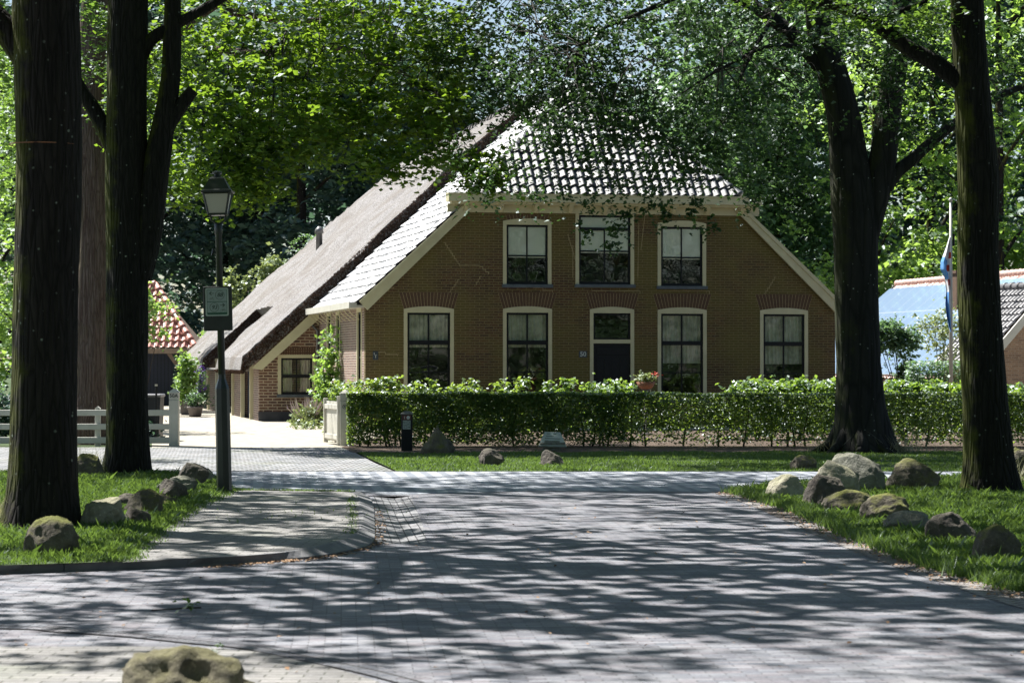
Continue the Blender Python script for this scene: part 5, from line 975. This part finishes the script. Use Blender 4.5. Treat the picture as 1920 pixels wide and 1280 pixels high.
# white fence, gate posts and gate
FY = 49.6; sF = F/FY
Fn = thing('wooden_fence', 'white three-rail fence left of the driveway behind the tree trunks', 'fence', (col(183, FY), FY, 0))
for y0, y1 in ((768, 779), (794, 805), (819, 831)):
    f = MB(); f.bbox((-160-183)/sF, (326-183)/sF, -.05, -.01, CH-(y1-HZ)/sF, CH-(y0-HZ)/sF, .006); f.build('rail', M['white'], Fn)
for px in (183, -20): f = MB(); x_ = (px-183)/sF; f.bbox(x_-.055, x_+.055, -.008, .10, -.05, .76, .008); f.prism([(x_-.06, .76), (x_+.06, .76), (x_, .81)], 'y', -.012, .104); f.build('post', M['white'], Fn)
def gatepost(label, px, top, w):
    t = thing('gate_post', label, 'post', (col(px, FY), FY, 0), 0, None); h_ = CH-(top-HZ)/sF; r = w/2/sF
    f = MB(); f.bbox(-r, r, -r, r, -.05, h_-.24, .012); f.bbox(-r, r, -r, r, h_-.236, h_-.09, .008); f.add([(-r-.012, -r-.012, h_-.09), (r+.012, -r-.012, h_-.09), (r+.012, r+.012, h_-.09), (-r-.012, r+.012, h_-.09), (0, 0, h_)], [(0, 1, 4), (1, 2, 4), (2, 3, 4), (3, 0, 4), (3, 2, 1, 0)]); f.build('shaft', M['white'], t); return t, h_, r
g1, h1, r1_ = gatepost('tall off-white gate post numbered 50A at the right end of the fence', 327, 727, 18)
text('50A', .105, Matrix.Translation((0, -r1_-.003, h1-.16)) @ RX, M['sash'], 'lettering', g1)
g2, h2, r2_ = gatepost('off-white gate post with round no-parking badge at the hedge end', 647, 729, 18)
f = MB(); ring(f, 0, h2-.36, .045, .045, -r2_-.002); bd = f.build('badge', M['signrim'], g2)
f = MB(); ring(f, 0, h2-.36, .047, .008, -r2_-.004); f.tube([(-.03, -r2_-.005, h2-.33), (.03, -r2_-.005, h2-.39)], .004, 4); f.build('badge_ring', M['redplate'], bd); text('P', .055, Matrix.Translation((0, -r2_-.004, h2-.36)) @ RX, M['ink'], 'badge_letter', bd)
Gt = thing('gate', 'white boarded gate leaf standing open behind the right gate post', 'gate', (col(636, FY), FY+.12, 0), math.atan2(1.25, -.36))
f = MB()
for i in range(8): f.bbox(.05+i*.155, .05+i*.155+.148, -.012, .012, .08, .90, .004)
f.build('boards', M['white'], Gt)
f = MB(); f.bbox(0, 1.36, .0121, .05, .12, .22, .006); f.bbox(0, 1.36, .0121, .05, .74, .84, .006); f.bbox(-.02, .048, -.03, .05, .03, 1.02, .008); f.bbox(1.295, 1.36, -.03, .06, .03, .96, .008); f.build('frame', M['white'], Gt)
f = MB(); f.tube([(1.2, -.012, .55), (1.2, -.05, .55)], .02, 8); f.build('latch', M['sash'], Gt)
# bin and garden pole
t = thing('wheelie_bin', 'dark wheelie bin standing behind the fence beside post 50A', 'bin', (col(278, 53), 53, 0))
f = MB(); f.prism([(-.27, .06), (.27, .06), (.31, .95), (-.31, .95)], 'y', -.3, .3); f.build('body', M['bin'], t)
f = MB(); f.bbox(-.33, .33, -.34, .34, .955, 1.02, .02); f.tube([(-.28, .36, .98), (.28, .36, .98)], .018, 8); f.build('lid', simple('grey_lid', (.2, .2, .22), None, 5, .5, 0), t)
for a in (-.24, .24): f = MB(); f.tube([(a-.03, .28, .1), (a+.03, .28, .1)], .1, 14); f.build('wheel', M['sash'], t)
t = thing('garden_pole', 'thin black pole with pale cap in front of the wheelie bin', 'pole', (col(293, 52), 52, 0)); f = MB(); f.tube([(0, 0, 0), (0, 0, 1.2)], .022, 10); f.build('shaft', M['sash'], t); f = MB(); f.tube([(0, 0, 1.2), (0, 0, 1.24)], .028, 10); f.build('cap', M['white'], t)
# bollard with hiking plates
BP = G(763, 845); sB = F/BP.y; t = thing('route_bollard', 'black bollard with maroon and pale route plates at the hedge foot', 'bollard', BP)
hB = (845-775)/sB; f = MB(); f.bbox(-.105, .105, -.105, .105, -.03, hB-.02, .012); f.build('shaft', M['sash'], t)
f = MB(); f.add([(-.12, -.12, hB-.02), (.12, -.12, hB-.02), (.12, .12, hB-.02), (-.12, .12, hB-.02), (-.12, -.12, hB), (.12, -.12, hB), (.12, .12, hB), (-.12, .12, hB), (-.05, -.05, hB+.045), (.05, -.05, hB+.045), (.05, .05, hB+.045), (-.05, .05, hB+.045)], [(3, 2, 1, 0), (0, 1, 5, 4), (1, 2, 6, 5), (2, 3, 7, 6), (3, 0, 4, 7), (4, 5, 9, 8), (5, 6, 10, 9), (6, 7, 11, 10), (7, 4, 8, 11), (8, 9, 10, 11)]); f.build('cap', M['zinc'], t)
f = MB(); f.box(-.085, .085, -.110, -.1055, hB-.12, hB-.03); pl = f.build('route_plate', M['redplate'], t); f = MB(); ring(f, .03, hB-.075, .034, .034, -.1115); f.box(-.045, -.035, -.1115, -.1105, hB-.1, hB-.05); f.build('route_mark', M['lettering'], pl)
f = MB(); f.box(-.075, .075, -.110, -.1055, hB-.21, hB-.128); f.box(-.075, .075, -.110, -.1055, hB-.30, hB-.216); pl = f.build('direction_plate', M['signgrey'], t)
f = MB(); ring(f, .03, hB-.17, .03, .005, -.112); ring(f, -.02, hB-.258, .03, .005, -.112); f.box(-.06, -.015, -.1122, -.1112, hB-.174, hB-.166); f.prism([(-.068, hB-.17), (-.048, hB-.155), (-.048, hB-.185)], 'y', -.1125, -.1113); f.box(.02, .055, -.1122, -.1112, hB-.262, hB-.254); f.prism([(.066, hB-.258), (.046, hB-.243), (.046, hB-.273)], 'y', -.1125, -.1113); f.build('direction_mark', M['ink'], pl)
# flag pole
YF = 60.; t = thing('flagpole', 'white flagpole in the garden left of the right-edge trunk', 'flagpole', (col(1783, YF), YF, 0)); f = MB(); f.tube([(0, 0, 0), (0, 0, 3), (0, 0, 5.7)], [.055, .045, .03], 12); f.tube([(0, 0, 5.7), (0, 0, 5.75), (0, 0, 5.8)], [.04, .05, .02], 10); f.build('pole', M['white'], t, True)
f = MB(); f.tube([(.07, 0, 4.6), (.07, 0, 4.9)], .03, 8); f.build('bracket', M['sash'], t)
fl = thing('flag', 'limp white and blue flag with red leaf marks hanging along the pole', 'flag', (col(1783, YF), YF-.07, 0)); sG = F/YF
pieces = {'flag_white': ([], []), 'flag_blue': ([], []), 'flag_red': ([], [])}
NR, NC = 60, 14; prof = [(443, 3), (465, 9), (490, 18), (505, 19), (520, 11), (545, 8), (570, 11), (595, 9), (612, 5), (622, 1)]
def fw(py):
    for (a, b_), (c_, d) in zip(prof[:-1], prof[1:]):
        if a <= py <= c_: return b_+(d-b_)*(py-a)/(c_-a)
    return 1
grid = [[None]*(NC+1) for _ in range(NR+1)]
for i in range(NR+1):
    py = 443+(622-443)*i/NR; z = CH-(py-HZ)/sG
    for j in range(NC+1):
        q_ = j/NC; x_ = -(fw(py)*q_)/sG-.01; grid[i][j] = (x_, -.07*math.sin(q_*9+i*.09)*(.3+q_), z)
cols_ = {}
for i in range(NR):
    for j in range(NC):
        py = 443+179*i/NR; q_ = j/NC; s_ = py*.028-q_*2.1; mt = 'flag_blue' if (490-12*q_ < py < 522 and q_ > .35) or (py > 545 and q_ > .45-(py-545)/110) else 'flag_white'
        if (470 < py < 482 and q_ < .25) or (495 < py < 508 and .1 < q_ < .4) or (522 < py < 535 and .15 < q_ < .6): mt = 'flag_red'
        cols_.setdefault(mt, []).append((grid[i][j], grid[i][j+1], grid[i+1][j+1], grid[i+1][j]))
for mt, qs in cols_.items():
    f = MB(); [f.add(qd, [(0, 1, 2, 3)]) for qd in qs]; me_o = f.build({'flag_white': 'white_cloth', 'flag_blue': 'blue_cloth', 'flag_red': 'red_emblem'}[mt], M[mt], fl)
# orange garden seat pieces by the outbuilding
t = thing('garden_chair', 'orange and yellow striped garden seat by the outbuilding wall', 'chair', (col(1794, 64), 64, 0)); f = MB()
Mt = Matrix.Rotation(R(20), 4, 'Y'); f.bbox(-.2, .25, -.25, .25, .98, 1.05, .02, Mt); f.build('seat', M['orange'], t); f = MB(); f.bbox(.18, .26, -.25, .25, 1.05, 1.6, .02, Mt); f.build('backrest', M['orange'], t)
for a in (-.05, .45):
    for b_ in (-.2, .2): f = MB(); f.tube([(a, b_, 0), (a+.03, b_, 1.0)], .018, 6); f.build('leg', M['sash'], t)

# ---------------------------------------------------------------- boulders
def rock(label, box, mat, seed, dep=.8, skew=0, flat_=0, z=0., name='boulder', group='boulders along the verges', peak=None, sink=.2):
    x0, y0, x1, y1 = box; g = G((x0+x1)/2, y1, z); s = F/g.y; w = (x1-x0)/s; h = (y1-y0)/s; d = w*dep
    bm = bmesh.new(); bmesh.ops.create_icosphere(bm, subdivisions=5, radius=1); rr = random.Random(seed)
    planes = [(Vector((rr.gauss(0, 1), rr.gauss(0, 1), rr.gauss(0, .8))).normalized(), rr.uniform(.62, .93)) for _ in range(13)]
    for v in bm.verts:
        p = v.co.copy()
        for n_, dd_ in planes:
            k = p.dot(n_)
            if k > dd_: p -= n_*(k-dd_)*.95
        p += p.normalized()*(mnoise.noise(p*1.3+Vector((seed, 0, 0)))*.13+mnoise.noise(p*3.3+Vector((0, seed, 0)))*.06-max(0, .05-abs(mnoise.noise(p*1.7+Vector((seed, 2, 0)))))*.8+mnoise.noise(p*8+Vector((0, seed, 3)))*.028+mnoise.noise(p*18+Vector((0, seed, 3)))*.012)
        p.x += skew*max(0, p.z)
        if peak and p.z > 0: f_ = 1-.8*min(1, p.z)**.8; p.x = (p.x-peak)*f_+peak; p.y *= f_
        v.co = p
    xs = [v.co.x for v in bm.verts]; zs = [v.co.z for v in bm.verts]; ys = [v.co.y for v in bm.verts]; zl = min(zs)+(max(zs)-min(zs))*sink*1.6
    for v in bm.verts: v.co = Vector(((v.co.x-min(xs))/(max(xs)-min(xs))*w-w/2, (v.co.y-min(ys))/(max(ys)-min(ys))*d-d*.4, (v.co.z-zl)/(max(zs)-zl)*h))
    me = bpy.data.meshes.new(name); bm.to_mesh(me); bm.free(); me.materials.append(M[mat]); me.shade_smooth(); o = link(bpy.data.objects.new(name, me)); o.location = (g.x, g.y+d*.25, z); tag(o, label, 'rock', group); return o
for i, a in enumerate([
    ('large rounded mossy boulder at the foot of the leftmost trunk', (36, 968, 144, 1042), 'rock_moss', .8, .0, PZ),
    ('pale sunlit boulder, lightest in the left row', (149, 932, 237, 988), 'rock_pale', .8, .1, PZ),
    ('small dark boulder tucked right of the pale one', (226, 950, 282, 984), 'rock_dark', .8, 0, PZ),
    ('mossy peaked boulder in the middle of the left row', (228, 916, 304, 964), 'rock_moss', .8, 0, PZ),
    ('low mossy ridge-shaped boulder right of the peaked one', (282, 925, 335, 949), 'rock_moss', .9, -.3, PZ),
    ('small dark boulder peeping out behind the peaked mossy one', (218, 924, 262, 950), 'rock_dark', .8, 0, PZ),
    ('brown domed boulder second in front of the lamp post', (295, 897, 354, 936), 'rock_dark', .8, 0, PZ),
    ('flat dark boulder behind the brown domed one', (290, 892, 368, 924), 'rock_grey', .7, .2, PZ),
    ('tall dark boulder nearest the lamp post', (330, 866, 391, 908), 'rock_dark', .8, 0, PZ),
    ('small boulder half hidden between tall dark boulder and lamp post', (372, 877, 401, 903), 'rock_grey', .8, 0, PZ),
    ('dark mossy boulder between the two left trunks', (137, 850, 192, 893), 'rock_moss', .8, 0, PZ),
    ('dark boulder left on the far grass strip', (897, 840, 946, 873), 'rock_dark', .8, 0, 0),
    ('dark rounded boulder below the tilted plaque', (1013, 843, 1061, 873), 'rock_dark', .8, 0, 0),
    ('small dark mossy boulder on the far grass left of the beech', (1482, 852, 1534, 881), 'rock_moss', .8, 0, 0),
    ('big grey speckled boulder below the beech', (1553, 849, 1662, 922), 'rock_grey', .8, -.1, RZ),
    ('pale boulder at the left tip of the right row', (1437, 889, 1510, 935), 'rock_pale', .8, .1, RZ),
    ('tall sunlit boulder with sloping right edge before the big grey one', (1524, 863, 1617, 930), 'rock_pale', .7, -.25, RZ),
    ('dark shaded boulder in front of the tall sunlit one', (1504, 888, 1600, 948), 'rock_dark', .7, .1, RZ),
    ('large domed boulder with yellow moss left of the right trunk', (1659, 859, 1768, 916), 'rock_moss', .8, 0, RZ),
    ('long flat mossy boulder in the middle of the right row', (1544, 918, 1653, 960), 'rock_moss', .7, 0, RZ),
    ('dark rounded boulder right of the long flat mossy one', (1615, 925, 1713, 976), 'rock_moss', .7, 0, RZ),
    ('low pale-topped flat boulder in the right row', (1652, 958, 1757, 996), 'rock_grey', .7, 0, RZ),
    ('dark boulder with bird-droppings and moss second from the right edge', (1739, 960, 1838, 1018), 'rock_dark', .8, -.1, RZ),
    ('mossy boulder nearest the right edge of the road', (1821, 981, 1925, 1050), 'rock_moss', .8, 0, RZ),
    ('dark boulder right of the rightmost trunk', (1890, 838, 1960, 902), 'rock_moss', .8, 0, RZ)]):
    rock(a[0], a[1], a[2], i*3+2, a[3], a[4], 0, a[5])
rock('mossy pointed pyramid-shaped stone at the hedge foot beside the bollard', (783, 797, 853, 852), 'rock_moss', 71, .8, .0, 0, 0, peak=.05)
# foreground rock: lies close to the camera, bottom of the view
o = rock('mossy pitted rock in the foreground at the bottom edge', (222, 1218, 478, 1345), 'rock_tan', 96, .8, -.35, 0, 0, group=None)
for v in o.data.vertices:
    q_ = v.co; h_ = max(0, q_.z); w_ = mnoise.noise(q_*6+Vector((3, 1, 0)))*.05+mnoise.noise(q_*15)*.022
    pit = max(0, .09-(q_-Vector((.05, -.12, .22))).length)*.8; v.co = q_+q_.normalized()*w_*(h_ > 0)+Vector((0, pit*1.2, -pit*.5))
# tilted plaque on its stone
PQ = G(1035, 845); t = thing('info_plaque', 'pale tilted plaque with rows of lettering on a low stone at hedge foot', 'sign', PQ); sQ = F/PQ.y
Mt = Matrix.Translation((0, 0, .20)) @ Matrix.Rotation(R(38), 4, 'X') @ Matrix.Rotation(R(-3), 4, 'Z')
f = MB(); f.prism([(-.25, -.2), (.29, -.2), (.15, .22), (-.15, .22)], 'z', 0, .035, Mt); f.build('panel', M['signrim'], t)
f = MB()
for i, (a, b_, y_) in enumerate(((-.11, -.04, .16), (.02, .08, .16), (-.12, .03, .09), (-.14, .16, .02), (-.13, -.07, -.05), (-.15, .22, -.13))): f.box(a, b_, y_-.008, y_+.008, .0355, .037, Mt)
f.build('lettering', M['ink'], t)
f = MB(); f.bbox(-.17, .17, -.1, .2, -.02, .2, .03); f.bbox(-.24, .26, -.16, .2, .1, .17, .02); f.build('stone_base', M['rock_grey'], t)

# ---------------------------------------------------------------- litter, weeds
rgw = np.random.default_rng(77)
C = fringe([G(1360, 925), G(1440, 950), G(1520, 985), G(1600, 1018), G(1700, 1060), G(1800, 1090), G(1920, 1125)], 1100, 0, .10, 0, 5); C[:, 2] = .012+rgw.uniform(size=len(C))*.012
C2 = fringe([G(400, 1064), G(520, 1054), G(600, 1047), G(690, 1026), G(706, 1010), G(706, 960)], 700, 0, .05, 0, 6); C2[:, 2] = .01
C3 = np.stack([rgw.uniform(-7, 6, 600), rgw.uniform(13, 31, 600), np.full(600, .012)], 1)
o = leafobj('leaf_litter', np.concatenate([C, C2, C3]), .032, M['deadleaf'], None, up=1.5, rg=rgw); tag(o, 'brown dead leaves strewn along the road edges and kerb', 'leaf litter', kind='stuff')
t = thing('fallen_twig', 'small green leafy twig lying on the road at left', 'twig', G(345, 1146)); f = MB(); f.tube([(-.22, 0, .01), (-.05, .02, .02), (.12, 0, .03)], .006, 5); f.build('stem', M['twig'], t); leafobj('leaves', np.random.default_rng(2).normal(size=(16, 3))*np.array([.05, .04, .02])+np.array([.05, 0, .04]), .05, M['leaf_oak'], t, rg=np.random.default_rng(2))
for i, (px, py) in enumerate(((398, 1226), (414, 1216), (452, 1256))):
    o = leafobj('seedling', np.random.default_rng(i).normal(size=(9, 3))*np.array([.02, .02, .01])+np.array([0, 0, .02]), .03, M['leaf_oak'], None, rg=np.random.default_rng(i)); o.location = G(px, py, .006)
    tag(o, ['tiny seedling just right of the foreground rock top', 'tiny green seedling furthest up beside the seam', 'tiny seedling lowest on the near pavement'][i], 'weed')
def weeds(name, label, C, h, seed, mat='grass'):
    rg = np.random.default_rng(seed); k = len(C); hh = h*rg.uniform(.5, 1.4, k); b = rg.normal(size=(k, 2))*hh[:, None]*.5; a = rg.uniform(0, 6.28, k); w = .006
    A = C+np.stack([np.cos(a)*w, np.sin(a)*w, 0*a], 1); B_ = C-np.stack([np.cos(a)*w, np.sin(a)*w, 0*a], 1); T = C+np.stack([b[:, 0], b[:, 1], hh], 1)
    tag(npmesh(name, np.stack([A, B_, T], 1).reshape(-1, 3), np.arange(3*k).reshape(-1, 3), M[mat]), label, 'weeds', kind='stuff')
C = np.concatenate([fringe([G(663, 1000, PZ), G(663, 960, PZ), G(662, 930, PZ)], 140, 0, .02, PZ, 8), fringe([G(655, 1000, PZ), G(655, 935, PZ)], 90, 0, .02, PZ, 9), fringe([G(500, 975, PZ), G(650, 955, PZ)], 90, 0, .6, PZ, 10), fringe([G(235, 1052, PZ), G(345, 965, PZ), G(440, 917, PZ)], 2600, 0, .06, PZ, 12), fringe([G(440, 918, PZ), G(660, 921, PZ)], 700, 0, .03, PZ, 13)]); C[:, 2] = PZ
weeds('weeds', 'weeds and grass tufts in the pavement joints and along its edge', C, .028, 14)
C = fringe([G(1372, 919, RZ), G(1440, 938, RZ), G(1520, 967, RZ), G(1600, 1002, RZ), G(1700, 1041, RZ), G(1800, 1072, RZ), G(1920, 1103, RZ)], 5000, 0, .07, RZ, 15); C[:, 2] = RZ*.5
weeds('weeds', 'ragged grass fringe where the right verge meets the road', C, .09, 16)
for i, (cx, cy, zz, lab) in enumerate(((168, 880, PZ, 'pale seeding grasses left of the forked trunk foot'), (3, 985, PZ, 'pale seeding grasses left of the leftmost trunk foot'), (1905, 905, RZ, 'pale tall grasses right of the rightmost trunk foot'), (1700, 850, 0, 'pale tall grasses at the right foot of the beech'), (1560, 848, 0, 'pale tall grasses at the left foot of the beech'))):
    g = G(cx, cy, zz); C = np.random.default_rng(i).normal(size=(150, 3))*np.array([.22, .12, 0])+np.array(g); weeds('tall_grass', lab, C, .32, 20+i, 'drygrass')
